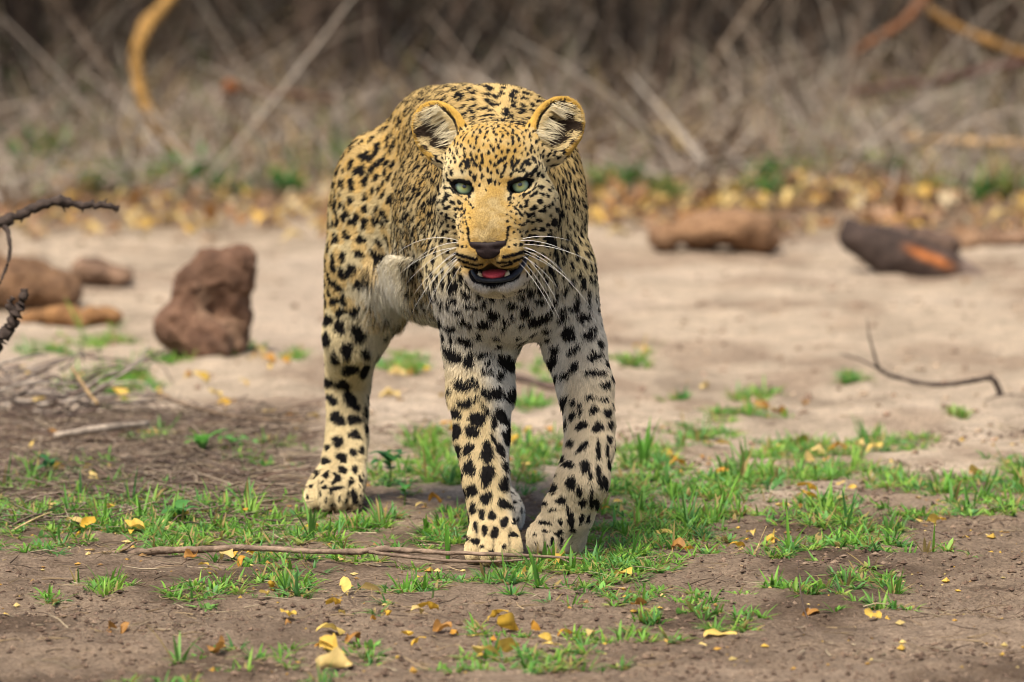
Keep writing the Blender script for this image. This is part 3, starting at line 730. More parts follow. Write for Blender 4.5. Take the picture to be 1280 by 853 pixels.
# straws and single small sticks
for lab, ctrl, col in (('long pale straw lying across the bare soil in front of the grass', [(608, 800, -.78, .0014), (660, 786, -.72, .0014), (730, 768, -.62, .0013), (800, 755, -.52, .0011), (850, 748, -.47, .0007)], (.42, .30, .13)),
                       ('short thick straw lying below the left grass clump', [(322, 752, -.50, .0022), (333, 768, -.58, .0024), (344, 786, -.68, .0018)], (.34, .25, .15)),
                       ('pale stick lying in front of the low grass strip at lower right', [(940, 756, -.54, .0022), (970, 749, -.50, .0024), (1003, 745, -.47, .0018)], (.38, .26, .12)),
                       ('thin dark upright stem rising from the soil at lower right', [(1022, 800, -.75, .0012), (1008, 770, -.70, .0012), (1000, 735, -.66, .0010), (998, 700, -.64, .0007)], (.07, .05, .04)),
                       ('thin bent stem rising from the leaf litter by the dark hollow', [(945, 690, -.05, .0010), (952, 672, -.05, .0009), (958, 658, -.05, .0006)], (.42, .32, .16)),
                       ('fine dark stem trailing from the yellow leaf near the right edge', [(1150, 660, .18, .0010), (1180, 668, .15, .0010), (1205, 682, .1, .0008)], (.12, .09, .07)),
                       ('dark stick behind the forelegs on the ground', [(640, 470, 2.9, .008), (680, 482, 2.8, .008), (720, 492, 2.7, .006)], (.10, .07, .055)),
                       ('pale straw in the grass at the far left', [(18, 662, .25, .0014), (45, 648, .30, .0013), (66, 640, .34, .0010)], (.42, .33, .16)),
                       ('straight pale straw lying below the left grass', [(45, 690, .06, .0016), (80, 689, .07, .0016), (118, 687, .08, .0012)], (.40, .28, .11)),
                       ('short dark stick on the soil at the lower right', [(1085, 800, -.76, .0018), (1102, 790, -.7, .0022), (1110, 776, -.66, .0014)], (.14, .10, .08)),
                       ('bleached flat twig in the litter at left', [(70, 545, 1.55, .006), (130, 536, 1.62, .007), (185, 530, 1.7, .005)], (.30, .25, .20)),
                       ('thin tan stalk leaning in the left twig litter', [(90, 460, 1.9, .003), (110, 490, 1.8, .0032), (122, 505, 1.75, .003)], (.26, .18, .09)),
                       ('long thin twig trailing from the left litter towards the hind leg', [(185, 490, 2.2, .003), (230, 505, 2.05, .003), (290, 520, 1.9, .0026), (380, 528, 1.8, .0018)], (.17, .12, .08))):
    tag(limb('stick' if 'st' in lab and 'straw' not in lab else 'straw', ctrl, col, None, .08, 6), lab, 'straw' if 'straw' in lab else 'stick')
# pile of dead twigs at the left edge
root = link('brush_pile', None); root.location = GP(40, 520); tag(root, 'tangle of dead grey twigs heaped at the left edge', 'twig pile')
bp = np.array(root.location)
for k in range(84):
    a0 = np.array([PR.uniform(-.16, .09), PR.uniform(-.35, .5), PR.uniform(.0, .07)]); a = PR.normal(0, .6) + (0 if PR.random() < .6 else math.pi)
    L = PR.uniform(.07, .22); d = np.array([math.cos(a), math.sin(a) * .8, PR.normal(.05, .25)])
    q = curve_pts([[*(a0 + d * L * t + PR.normal(0, .012, 3) * (t > 0)), PR.uniform(.0022, .0042) * (1 - .6 * t)] for t in (0, .35, .7, 1)], 3)
    q[:, 2] = np.maximum(q[:, 2], .002)
    limb3('twig', q, [(.22, .18, .15), (.09, .07, .06), (.30, .26, .22), (.14, .10, .08)][k % 4], root, .1, 6)

# ================================================================== THE THICKET BEHIND
def stems(name, n, xr, yr, hfun, r0, cols, label, lean=.35):
    x = PR.uniform(*xr, n * 2); y = yr[0] + (yr[1] - yr[0]) * PR.random(n * 2)
    keep = np.argsort(-(fbm(np.stack([x, y * .5], 1), 1.7, int(r0 * 1e5), 3) + PR.normal(0, .20, n * 2)))[:n]; x, y = x[keep], y[keep]
    h = hfun(x, y) * PR.uniform(.45, 1.2, n); a = PR.uniform(0, 6.283, n); l = np.abs(PR.normal(0, lean, n))
    d = np.stack([np.cos(a) * l, np.sin(a) * l, np.ones(n)], 1); d /= np.linalg.norm(d, axis=1, keepdims=True)
    b = np.stack([np.cos(a + 1.3), np.sin(a + 1.3), PR.normal(0, .3, n) - .3], 1) * (PR.uniform(0, .6, n) * h)[:, None]
    r = r0 * PR.uniform(.5, 1.6, n); base = np.stack([x, y, ground_h(x, y) - .01], 1)
    s = np.stack([-np.sin(a), np.cos(a), np.zeros(n)], 1); V = []
    for k in range(5):
        t = k / 4; c = base + d * (h * t)[:, None] + b * t * t
        for j in range(3):
            th = 2.094 * j; V.append(c + (s * math.cos(th) + np.cross(d, s) * math.sin(th)) * (r * (1 - .75 * t))[:, None])
    V = np.stack(V, 1); F = [(3 * k + j, 3 * k + (j + 1) % 3, 3 * k + 3 + (j + 1) % 3, 3 * k + 3 + j) for k in range(4) for j in range(3)]
    F = (np.array(F)[None] + (np.arange(n) * 15)[:, None, None]).reshape(-1, 4)
    cl = np.asarray(cols); w_ = PR.integers(0, len(cl), n); c = cl[w_] * PR.uniform(.7, 1.25, (n, 1))
    me = fast_mesh(name, V.reshape(-1, 3), F, sm.m); color_attr(me, np.repeat(c, 15, 0))
    return tag(link(name, me), label, None, None, 'stuff')
stems('dry_undergrowth', 13000, (-5.5, 5.5), (7.5, 13.5), lambda x, y: .12 + .05 * (y - 7.4), .0042, [(.40, .33, .26), (.54, .48, .41), (.30, .22, .15), (.22, .15, .10), (.42, .31, .15), (.36, .30, .25), (.20, .24, .10)], 'pale dry stems and broken twigs along the edge of the thicket', 1.1)
stems('thicket_stems', 6000, (-6, 6), (10.2, 17), lambda x, y: .5 + .12 * (y - 9), .0065, [(.17, .12, .085), (.11, .075, .055), (.22, .17, .125), (.07, .048, .035), (.28, .23, .18)], 'dense dry stems of the thicket', 1.2)
n = 4100
fp = np.stack([PR.uniform(-5.5, 5.5, n), PR.uniform(7.7, 14, n)], 1)
sticks('fallen_brush', fp, .15, .6, .0050, [(.25, .20, .155), (.17, .125, .09), (.33, .28, .23), (.10, .07, .05), (.40, .35, .29)], sm.m, 'tangle of fallen grey sticks in the thicket', .55, .02, 4)
# scattered dead leaves under the thicket
n = 15000
lx_ = PR.uniform(-5, 5, n); ly_ = 6.2 + 4.6 * PR.random(n) ** .9
ly_ = ly_ - 1.5 * sstep(.1, .6, lx_) * PR.random(n)
keep = fbm(np.stack([lx_, ly_], 1), 1.8, 44, 3) + .25 * np.exp(-((ly_ - 7.2) / .7) ** 2) > .53
lx_, ly_ = lx_[keep], ly_[keep]; n = len(lx_)
Vl, Fl = leaf_blade(.034, .013, .5, .5, 2, .6)
Vl = Vl.reshape(3, 5, 3)[:, ::2].reshape(-1, 3); Fl = np.array([(i * 3 + j, i * 3 + j + 1, i * 3 + j + 4, i * 3 + j + 3) for i in range(2) for j in range(2)])
a = PR.uniform(0, 6.283, n); ca_, sa_ = np.cos(a), np.sin(a); sc_ = PR.uniform(.6, 1.7, n); tl = PR.normal(0, .5, n)
X = Vl[None, :, 0] * sc_[:, None]; Y_ = Vl[None, :, 1] * sc_[:, None]; Z = Vl[None, :, 2] * sc_[:, None] + np.abs(tl)[:, None] * Y_
Vv = np.stack([X * ca_[:, None] - Y_ * sa_[:, None] + lx_[:, None], X * sa_[:, None] + Y_ * ca_[:, None] + ly_[:, None], Z + (ground_h(lx_, ly_) + .008)[:, None]], 2)
Ff = (Fl[None] + (np.arange(n) * 9)[:, None, None]).reshape(-1, 4)
cl = np.array([(.50, .32, .08), (.54, .40, .16), (.36, .18, .06), (.26, .14, .07), (.40, .32, .20), (.17, .10, .06), (.20, .13, .08), (.30, .19, .11)])[PR.integers(0, 8, n)] * PR.uniform(.7, 1.15, (n, 1))
me = fast_mesh('leaf_litter', Vv.reshape(-1, 3), Ff, dead_m.m); color_attr(me, np.repeat(cl, 9, 0))
tag(link('leaf_litter', me), 'yellow and brown leaf litter along the edge of the thicket', None, None, 'stuff')
# green weeds at the edge of the thicket
WEED = [(60, 215, 'green weed clump at the foot of the thicket by the left edge', .16), (130, 235, 'low green weed clump below the left of the hanging vine', .10), (225, 235, 'green weed clump at the foot of the curved vine', .14), (300, 245, 'low yellowish weed clump right of the vine foot', .09),
        (350, 240, 'low weed clump between the vine and the leopard', .10), (410, 225, 'bright green weed clump close behind the leopard back', .16), (765, 240, 'small green weed clump close right of the leopard ear', .10), (830, 250, 'low green weed clump behind the tan clod', .09),
        (990, 225, 'upright green weed clump beyond the tan clod', .13), (1100, 215, 'green weed clump behind the dark log', .10), (1225, 250, 'green weed clump at the right edge of the path', .14), (950, 245, 'tiny weed clump above the right end of the tan clod', .07),
        (45, 150, 'dark green weed clump deep in the thicket at the upper left', .32), (340, 130, 'green weed clump in the thicket right of the orange husk', .22), (655, 110, 'pale green upright weed in the thicket above the leopard back', .3), (825, 40, 'bright green weed clump high in the thicket right of centre', .36), (845, 112, 'dark green weed clump below the bright high one', .24), (930, 120, 'olive weed clump in the thicket right of the dark green one', .2), (430, 60, 'olive weed clump high in the thicket left of centre', .3)]
for px, py, lab, hh in WEED:
    g = GP(px, py); V, F, C = blades([(PR.normal(0, hh * .33), PR.normal(0, .06), 0) for _ in range(10)], 12, hh * .5, hh * 1.1, .006, .012, [(.06, .18, .04), (.09, .22, .05), (.12, .22, .07), (.20, .22, .06)], (.1, .8))
    me = fast_mesh('green_weed', V, F, grass_m.m); color_attr(me, C); o = link('green_weed', me); o.location = g
    tag(o, lab, 'weed', 'green weeds at the thicket edge')
# shrubs of the thicket: stems and leafy crown; their crowns stand above the picture and shade the ground
def shrub(x, y, h, w_, label, green, nleaf=1900, low=.45):
    root = link('shrub', None); root.location = (x, y, 0); tag(root, label, 'shrub', 'shrubs of the thicket')
    for k in range(7):
        a = k * .9 + PR.normal(0, .3); e = np.array([math.cos(a) * w_ * .55, math.sin(a) * w_ * .55, h * PR.uniform(.7, .95)])
        q = curve_pts([[math.cos(a) * .06, math.sin(a) * .06, -.02, .022], [*(e * np.array([.3, .3, .35]) + PR.normal(0, .05, 3)), .017], [*(e * np.array([.65, .65, .7]) + PR.normal(0, .06, 3)), .011], [*e, .004]], 4)
        limb3('stem', q, (.11, .08, .06), root, .1, 6)
    u = PR.normal(0, 1, (nleaf, 3)); u /= np.linalg.norm(u, axis=1, keepdims=True)
    rr = PR.random((nleaf, 1)) ** .45
    c = u * rr * np.array([w_, w_, h * .36]) + np.array([0, 0, h * .68])
    c += (np.stack([fbm(c, 2.2, s, 2) for s in (1, 2, 3)], 1) - .5) * .5
    c = c[c[:, 2] > low]; n = len(c)
    a = PR.uniform(0, 6.283, n); t = PR.uniform(-.9, .9, n)
    d = np.stack([np.cos(a) * np.cos(t), np.sin(a) * np.cos(t), np.sin(t)], 1); s = np.stack([-np.sin(a), np.cos(a), np.zeros(n)], 1)
    L = PR.uniform(.06, .12, n)[:, None]; W2 = L * .34
    V = np.stack([c, c + d * L * .5 + s * W2, c + d * L, c + d * L * .5 - s * W2], 1).reshape(-1, 3)
    me = fast_mesh('crown', V, np.arange(n * 4).reshape(-1, 4), grass_m.m, False)
    color_attr(me, np.repeat(np.array(green) * PR.uniform(.6, 1.4, (n, 1)), 4, 0)); link('crown', me, root)
SHR = [(-2.2, 10.3), (-1.25, 11.2), (-.45, 10.6), (.35, 11.6), (1.2, 10.9), (2.1, 10.2), (-1.8, 13.2), (-.6, 13.6), (.7, 13.8), (1.9, 13.0), (-3.2, 12), (3.2, 12), (-2.3, 9.2), (2.45, 9.4), (-4.4, 10.5), (4.5, 10.6), (-5.3, 13), (5.4, 12.8)]  # frontmost pair added out of view to darken the upper corners
for k, (x, y) in enumerate(SHR):
    where = ['far left', 'left', 'left of the middle', 'right of the middle', 'right', 'far right'][min(5, max(0, int((x + 3.0))))]
    depth = 'added corner-shading' if y < 9.6 else 'front' if y < 10.7 else 'second' if y < 11.8 else 'third' if y < 13.1 else 'last'
    shrub(x, y, PR.uniform(1.7, 2.4), PR.uniform(.75, 1.05), 'dark leafy shrub at the %s of the thicket, in its %s row' % (where, depth), [(.05, .085, .03), (.07, .10, .035), (.09, .10, .05)][k % 3])
# the curved vine, hanging branches and the orange husk
t = limb('hanging_vine', [(262, 212, 8.7, .010), (240, 200, 8.7, .0145), (215, 180, 8.7, .016), (190, 150, 8.7, .016), (176, 115, 8.72, .0165), (170, 75, 8.75, .0175), (180, 38, 8.8, .018), (205, 8, 8.9, .018), (240, -40, 9.1, .018), (300, -130, 9.6, .018), (380, -260, 10.4, .016)], (.27, .155, .045), None, .09, 10)
tag(t, 'thick yellow-brown vine hanging in a curve at the upper left', 'vine')
t = limb('dead_branch', [(430, 128, 9.2, .006), (380, 120, 9.2, .010), (330, 116, 9.2, .011), (300, 112, 9.2, .010), (288, 135, 9.2, .010), (290, 190, 9.2, .012), (292, 240, 9.2, .014)], (.12, .07, .045), None, .1)
tag(t, 'dark dead branch holding an orange husk at the upper left', 'branch')
V, F = uv_sphere(.021, .019, .022, 14, 10)
Vn = V * (1 + .35 * (fbm(V + 3, 60, 2, 2) - .5))[:, None] + P(288, 110, 9.18)
o = mesh_obj('husk', Vn, F, bark.m, t); color_attr(o.data, np.tile(np.array([.24, .075, .018]), (len(Vn), 1)))
tag(limb('hanging_branch', [(1160, 12, 8.9, .012), (1180, 26, 8.9, .013), (1215, 44, 8.9, .013), (1250, 58, 8.9, .013), (1300, 78, 8.9, .013), (1380, 120, 8.9, .014), (1420, 260, 8.9, .016)], (.20, .11, .035), None, .08), 'yellow-brown branch slanting down at the upper right corner', 'branch')
tag(limb('hanging_branch', [(1065, 70, 9.3, .006), (1090, 52, 9.3, .009), (1130, 28, 9.3, .012), (1160, -10, 9.4, .013), (1190, -60, 9.5, .014)], (.17, .075, .035), None, .08), 'reddish branch rising to the top edge left of the yellow-brown one', 'branch')
tag(limb('dead_branch', [(1040, 118, 9.0, .006), (1100, 110, 9.0, .009), (1180, 100, 9.0, .011), (1240, 85, 9.0, .012), (1300, 76, 9.0, .013), (1360, 60, 9.0, .014), (1400, 230, 9.0, .015)], (.085, .045, .036), None, .08), 'dark red-brown branch lying level at the right edge', 'branch')
tag(limb('dead_branch', [(1130, 172, 8.3, .006), (1180, 176, 8.3, .009), (1240, 180, 8.3, .012), (1300, 184, 8.3, .012), (1370, 215, 8.3, .012)], (.36, .24, .12), None, .08), 'pale tan branch low at the right edge beyond the path', 'branch')
# ================================================================== THE LEOPARD
# ---- shape: smooth union of tapered limbs and muscles on a grid, skinned as one continuous surface
new_grid([-0.36, -0.46, -0.012], [0.20, 1.36, 0.72], .0032)
# trunk
ell(P(636, 292, 0.17), (.086, .22, .145), .06)
ell(P(588, 268, 0.42), (.106, .28, .142), .08)
ell(P(527, 258, 0.72), (.100, .19, .120), .07)
cone(P(614, 160, 0.14), P(548, 157, 0.66), .047, .050, .07)                # spine
cone(P(594, 156, .14), P(580, 330, .04), .036, .048, .04)                  # shoulder blades
cone(P(648, 160, .14), P(692, 335, .03), .034, .044, .04)
cone(P(634, 212, .10), P(622, 228, -.06), .088, .074, .06)                 # neck
cone(P(638, 265, .06), P(625, 295, -.08), .088, .058, .05)                 # throat
ell(P(632, 352, .02), (.080, .085, .080), .05)                             # brisket
ell(P(560, 342, 0.45), (.07, .16, .05), .05)                               # belly
# front leg under the image-left shoulder
chain([(P(588, 340, .04), .050), (P(599, 430, .06), .046), (P(601, 490, .045), .0415), (P(602, 545, .02), .0345),
       (P(607, 600, -.015), .0275), (P(614, 645, -.03), .0275), (P(618, 680, -.05), .030)], .03)
# front leg stepping on the other side, wrist bent
chain([(P(698, 340, .03), .044), (P(717, 430, .035), .0385), (P(731, 480, .02), .0330), (P(737, 530, -.005), .0305), (P(737, 558, -.02), .0300),
       (P(728, 600, -.045), .0325), (P(711, 640, -.03), .0325), (P(701, 668, -.015), .032)], .03)
# near hind leg
ell(P(461, 298, .70), (.051, .115, .138), .06)
chain([(P(462, 340, .64), .050), (P(440, 420, .66), .0365), (P(435, 478, .74), .0290), (P(434, 545, .71), .0265),
       (P(428, 595, .66), .0315), (P(420, 618, .63), .034)], .05)
# far hind leg
ell(P(590, 285, .72), (.050, .115, .150), .05)
chain([(P(600, 350, .58), .052), (P(606, 430, .52), .038), (P(606, 490, .58), .027), (P(608, 570, .50), .026),
       (P(616, 630, .43), .028)], .03)
# tail, carried low straight behind
chain([(P(545, 180, .86), .030), (P(560, 215, 1.0), .026), (P(580, 260, 1.15), .024), (P(600, 280, 1.30), .020)], .03)
# paws: pad with four toes
def paw(c, w, l, h, fx=0.0, up=0.0):
    c = np.asarray(c, float)
    ell(c + [0, .012, .004], (w * .88, l, h), .02)
    for i, (u, v) in enumerate(((-.72, .34), (-.24, .0), (.24, 0), (.72, .34))):
        ell(c + [u * w + fx * .02, -l * .62 + v * l * .8, -h * .18 + up], (w * .28, l * .46, h * .72), .010)
paw((P(617, 700, -.10)[0], -.085, .027), .038, .058, .026)
paw((P(698, 680, 0)[0], -.002, .033), .037, .044, .029, -.3)
paw((P(417, 625, .60)[0], .625, .030), .041, .058, .029)
paw((P(621, 650, .36)[0], .375, .030), .038, .055, .030)

# head, in its own frame (millimetres: x to the image right, y back into the head, z up)
HO = P(614.5, 234, -.235)
_yaw, _roll = math.radians(5.0), math.radians(2.2)
HR = np.array(Matrix.Rotation(-_yaw, 3, 'Z') @ Matrix.Rotation(-_roll, 3, 'Y') @ Matrix.Rotation(-PITCH * 0.9, 3, 'X'))
def hp(x, y, z): return HO + HR @ (np.array([x, y, z], float) * .001)
def hell(c, r, k=12, rot=None, cut=False):
    R = HR if rot is None else HR @ np.array(rot)
    ell(hp(*c), np.array(r) * .001, k * .001, R, cut)
def hcone(a, b, ra, rb, k=12, cut=False): cone(hp(*a), hp(*b), ra * .001, rb * .001, k * .001, cut)
def Rot(ax, deg): return np.array(Matrix.Rotation(math.radians(deg), 3, ax))
hell((0, 80, 34), (68, 84, 56), 20)                      # cranium
hell((0, 40, 30), (58, 46, 42), 20)                      # forehead
hell((0, 10, 0), (32, 28, 34), 20)                       # root of the nose
for s in (-1, 1):
    hell((s * 38, 20, 19), (27, 26, 12), 18, Rot('Y', -s * 13))     # brow
    hell((s * 43, 20, -22), (27, 28, 19), 22)                      # cheekbone
    hell((s * 26, -2, -50), (21, 42, 34), 22)                      # side of the muzzle
    hell((49.5 + s * .0 if s > 0 else -44, 46, -26), (34 + s * 1.5, 46, 44), 24)    # cheek
    hell((s * 43, 66, -72), (33, 46, 40), 24)                      # jaw muscle
hcone((0, 6, -8), (0, -60, -62), 25, 22, 14)             # bridge
hell((0, -72, -74), (22, 14, 11), 8)                     # nose tip
hell((0, 60, -70), (60, 62, 62), 26)                     # throat
# lower jaw
hell((3, -14, -133), (24, 28, 9), 8)
for s in (-1, 1): hcone((3 + s * 13, -34, -134), (s * 40, 30, -108), 9, 16, 10)
hell((2, 30, -125), (40, 50, 26), 14)
# mouth opening
hell((3, -40, -117.5), (23, 40, 10.5), 4, None, True)
hell((2, -20, -117), (24, 40, 13), 4, None, True)
# whisker pads hang over the open mouth
for s in (-1, 1):
    hell((s * 22, -52, -90.5), (23.5, 32, 21.5), 9)
    hell((s * 20, -36, -64), (21, 36, 25), 18)
# eye sockets
for s in (-1, 1):
    hell((s * 38.5, -2, -.8), (15.4, 22, 9.8), 3, Rot('Y', -s * 15), True)
    hell((s * 38.0, 1, 9.9), (18, 13, 4.6), 5, Rot('Y', -s * 19))
# nostrils
for s in (-1, 1): hell((s * 11, -87, -83), (5.5, 7, 3.6), 2, Rot('Y', s * 25), True)
# ears: cupped shells
EARS = []
for s, c, tilt, turn in ((-1, (-78, 74, 80), 36, 12), (1, (87, 74, 80), 34, 14)):
    R = Rot('Z', s * turn) @ Rot('Y', s * tilt) @ Rot('X', -8)
    def loc(v): return tuple(np.array(c) + R @ np.array(v, float))
    hell(loc((0, 5, 0)), (35, 22, 45), 5, R)
    hell(loc((-s * 4, 10, -32)), (32, 26, 24), 16, R)
    hell(loc((0, -12, 2)), (30.5, 24.5, 40), 3, R, True)
    EARS.append((np.array(c, float), R, s))

SV, SF = surface_nets(SDF, LO, H)
SV = relax(SV, SF)
SN = vnormals(SV, SF)
del SDF
# ---- coat: colour of every point of the skin and every hair
def head_q(p): return ((p - HO) @ HR) * 1000.0
def in_head(p, q):
    return (q[:, 1] < 125) & (q[:, 2] > -160) & (np.abs(q[:, 0]) < 150) & (p[:, 1] < -0.02) & ((q[:, 1] < 95) | (q[:, 2] > -60))
def ear_local(q, e):
    c, R, s = e; return (q - c) @ R
def inner_ear(q):
    m = np.zeros(len(q), bool)
    for e in EARS:
        l = ear_local(q, e)
        m |= (((l[:, 0] / 31.8) ** 2 + ((l[:, 1] + 12) / 26) ** 2 + ((l[:, 2] - 2) / 41.3) ** 2) < 1.03) & (l[:, 1] > -14)
    return m
def on_ear(q):
    m = np.zeros(len(q), bool)
    for e in EARS:
        l = ear_local(q, e)
        m |= (((l[:, 0] / 38) ** 2 + ((l[:, 1] - 5) / 26) ** 2 + (l[:, 2] / 48) ** 2) < 1.08) & (l[:, 2] > -30)
    return m
def eye_r(q):
    """distance from the eye opening, 1 at the lid edge; only on the front of the face"""
    r = np.full(len(q), 9.0)
    for s in (-1, 1):
        R = Rot('Y', -s * 14); l = (q - np.array([s * 38.5, 0, 0])) @ R
        rr = np.sqrt((l[:, 0] / 15.4) ** 2 + ((l[:, 2] + .9) / 8.9) ** 2)
        r = np.where((q[:, 1] < 30) & (rr < r), rr, r)
    return r
def mouth_in(q):
    a = ((q[:, 0] - 3) / 26) ** 2 + ((q[:, 1] + 44) / 42) ** 2 + ((q[:, 2] + 117.5) / 11) ** 2
    b = ((q[:, 0] - 2) / 25) ** 2 + ((q[:, 1] + 20) / 42) ** 2 + ((q[:, 2] + 117) / 14) ** 2
    return np.minimum(a, b)
def seg_dist(x, z, pts):
    d = np.full(len(x), 1e9)
    for (x0, z0), (x1, z1) in zip(pts[:-1], pts[1:]):
        ux, uz = x1 - x0, z1 - z0
        t = np.clip(((x - x0) * ux + (z - z0) * uz) / (ux * ux + uz * uz + 1e-9), 0, 1)
        d = np.minimum(d, np.hypot(x - x0 - t * ux, z - z0 - t * uz))
    return d

GOLD = np.array([.58, .37, .10]); TAN = np.array([.60, .42, .16]); CREAM = np.array([.70, .585, .34])
WHITE = np.array([.76, .72, .64]); LEGTAN = np.array([.72, .57, .315]); ORANGE = np.array([.56, .34, .065])
BLACK = np.array([.010, .009, .009])
def mixc(c, d, t): return c * (1 - t[:, None]) + d * t[:, None]

# spots set by hand where the coat faces the viewer: centre, half sizes, tilt (degrees, 0 = upright), in photograph points
HAND = []
PAWS = [(P(617, 700, -.10)[0], -.085), (P(698, 680, 0)[0], -.002), (P(417, 625, .60)[0], .625), (P(621, 650, .36)[0], .375)]
def spots(x0, y0, sc, lst):
    for v in lst:
        a = v[4] if len(v) > 4 else 0
        HAND.append((x0 + v[0] / sc, y0 + v[1] / sc, v[2] / sc, v[3] / sc, a))
spots(540, 370, 7.108, [(360,35,55,22),(235,85,28,35),(90,40,14,30),(155,40,14,35),(545,115,55,45),(275,175,30,38),(330,205,25,25),(465,200,75,32),(170,240,38,28),(80,190,20,45,-15),
 (405,305,30,30),(300,355,40,65,-45),(215,480,42,100,-52),(455,470,60,25),(345,530,40,65),(640,545,65,75),(750,640,28,70),(490,560,25,25),(465,625,30,25),(515,630,20,20),(580,660,25,45),
 (60,480,16,50),(70,580,18,55),(130,580,15,45),(25,600,15,80),(385,730,30,50,-30),(290,750,40,65,-50)])
spots(540, 480, 7.108, [(75,60,20,50),(145,85,25,50),(195,20,20,25),(300,0,40,25),(320,125,55,40),(398,88,14,18),(465,40,30,50,-20),(555,40,45,60,-20),(685,60,55,65),(740,180,25,75),(145,260,30,65),(235,225,38,65,-35),
 (470,195,22,60,-25),(595,255,45,80,-25),(535,315,22,65),(140,370,12,90),(240,385,45,60),(365,400,45,55,-30),(410,290,58,65),(655,430,35,80),(610,420,20,25),(530,460,15,50,-15),(235,565,42,65),(340,550,42,50),
 (485,580,45,80),(585,560,28,75,-15)])
spots(540, 560, 4.923, [(165,20,30,30),(335,30,30,40),(180,145,28,50),(245,105,28,50),(335,150,30,65),(425,205,28,40),(430,100,18,35),(255,240,30,40),(335,290,28,38),(205,280,18,55),(430,330,25,42,-45),(485,305,14,35),
 (265,355,22,35),(315,395,20,35),(370,410,20,35),(435,455,22,38),(492,445,12,25),(280,480,15,35),(330,510,14,32),(385,525,22,30),(235,430,8,40),(490,535,25,15),(275,572,25,18),(315,600,12,10),(365,630,18,12),(230,550,10,20),(440,600,10,12),(300,640,10,8)])
spots(540, 560, 4.923, [(765,130,12,10),(778,150,12,12),(765,230,16,32,25),(860,195,30,35),(910,245,18,32),(805,300,25,28),(925,310,20,28),(975,285,15,55),(1010,315,18,35),
 (750,362,22,14),(720,325,14,12),(840,370,14,30),(858,430,20,45),(920,420,14,35),(960,420,14,25),(790,440,14,20),(700,445,30,15),(775,510,20,20),(740,560,14,22),(880,500,18,16),(805,560,14,35),(650,420,8,8),(635,520,10,8),(700,500,20,8),(640,575,14,6),(700,590,22,6)])
spots(660, 490, 7.108, [(325,75,42,85,25),(420,60,20,32,15),(470,80,12,35),(485,155,14,42,15),(545,15,35,25),(645,30,28,25),(577,130,30,45),(680,155,30,45),(735,100,16,50,-30),(780,170,10,50),(418,190,30,42,20),(360,255,14,50,10),
 (490,275,30,52,60),(610,290,34,48,20),(708,268,22,35),(760,270,12,40),(400,435,25,40),(487,470,22,65,35),(612,500,22,80),(700,400,20,40),(683,490,15,60),(755,440,15,45),(328,578,30,38,40),(385,630,35,30),(500,640,32,50),
 (695,615,22,40),(605,700,22,70),(540,720,14,50,-10),(640,770,25,45),(395,780,40,40),(675,790,15,50),(765,560,12,40),(250,830,20,45,25)])
spots(660, 370, 6.56, [(105,145,38,88,65),(150,240,30,28),(165,310,25,20),(270,130,35,45),(330,260,50,60),(435,130,45,35),(480,270,36,52,30),(235,400,42,35),(375,400,24,52,50),(205,510,34,75,30),(525,455,50,40),(625,525,28,34,-30),
 (525,595,65,25),(385,540,30,45,15),(320,610,30,38,40),(225,670,26,65,25),(605,690,30,30),(660,640,22,32,-40),(640,410,12,40,-20),(580,180,15,30),(310,60,60,18),(385,40,25,30),(550,70,15,30)])
spots(560, 280, 7.108, [(125,455,20,30),(75,385,35,20),(50,520,30,40,20),(75,620,25,25),(170,575,26,46,-40),(215,675,60,18),(95,720,28,28),(210,745,15,15),(135,815,30,35),(490,625,8,22,-50),(570,680,40,30),(650,590,30,30),(725,555,25,40),
 (680,725,45,50),(810,635,60,22),(820,550,40,25),(770,440,18,28),(760,810,60,35)])
# face: dots, rows and lines
spots(540, 190, 4.737, [(165,555,7,9),(190,560,8,8),(215,560,6,8),(170,510,4,6),(195,520,4,4),(482,550,9,9),(517,548,12,9),(550,535,7,6),(445,562,6,6),(450,527,3,4),(485,515,4,4),(525,500,6,5),
 (262,165,9,20,15),(300,160,8,16),(250,160,6,12),(335,185,6,14),(348,180,6,14),(372,192,6,12),(405,155,8,14),(385,130,7,16,-15),(290,110,8,20,-20),(258,85,14,18,-25),(330,120,7,16),(350,140,6,12),(240,60,8,14,20),
 (300,70,10,16,10),(345,75,6,14),(370,95,7,14),(395,70,10,20,25),(425,55,9,20,35),(430,95,8,18,30),(212,85,11,34,12),(180,85,7,24,20),(470,90,10,34,-8),(500,70,7,20,-20),(285,205,6,10),(395,195,6,10),(320,235,5,8),
 (110,270,12,10),(95,255,12,9,70),(115,330,12,8),(150,345,7,10,60),(180,350,7,12,50),(155,375,6,12,50),(185,385,6,12,50),(200,360,5,10,50),(135,310,6,8),(100,385,10,20),(140,410,8,10),(80,300,8,20),
 (480,340,6,11,-50),(500,355,6,14,-55),(520,330,6,10,-50),(545,330,12,8,-20),(580,270,14,7,-20),(600,255,12,7,-20),(520,380,8,12,-50),(550,375,8,16,-70),(590,330,11,9),(590,370,9,12),(625,350,10,10),(610,400,12,10),(560,415,10,8),
 (640,255,12,10),(630,300,8,8),(650,330,8,14),(635,220,8,12),(640,150,10,14),(600,120,10,14,-30),(540,120,7,14,-40),(510,130,6,12,-50),(575,140,8,10),(560,80,14,18,-30),(600,60,12,20,-30),
 (100,140,6,10),(60,190,9,16),(30,150,14,10,40),(55,120,6,12,40),(125,120,5,14,60),(20,265,16,18),(45,240,10,18),(480,430,5,8,-50),(510,440,5,8,-50),(460,400,5,8,-50),(440,380,4,7,-50),(170,440,5,8,50),(195,425,5,8,50)])
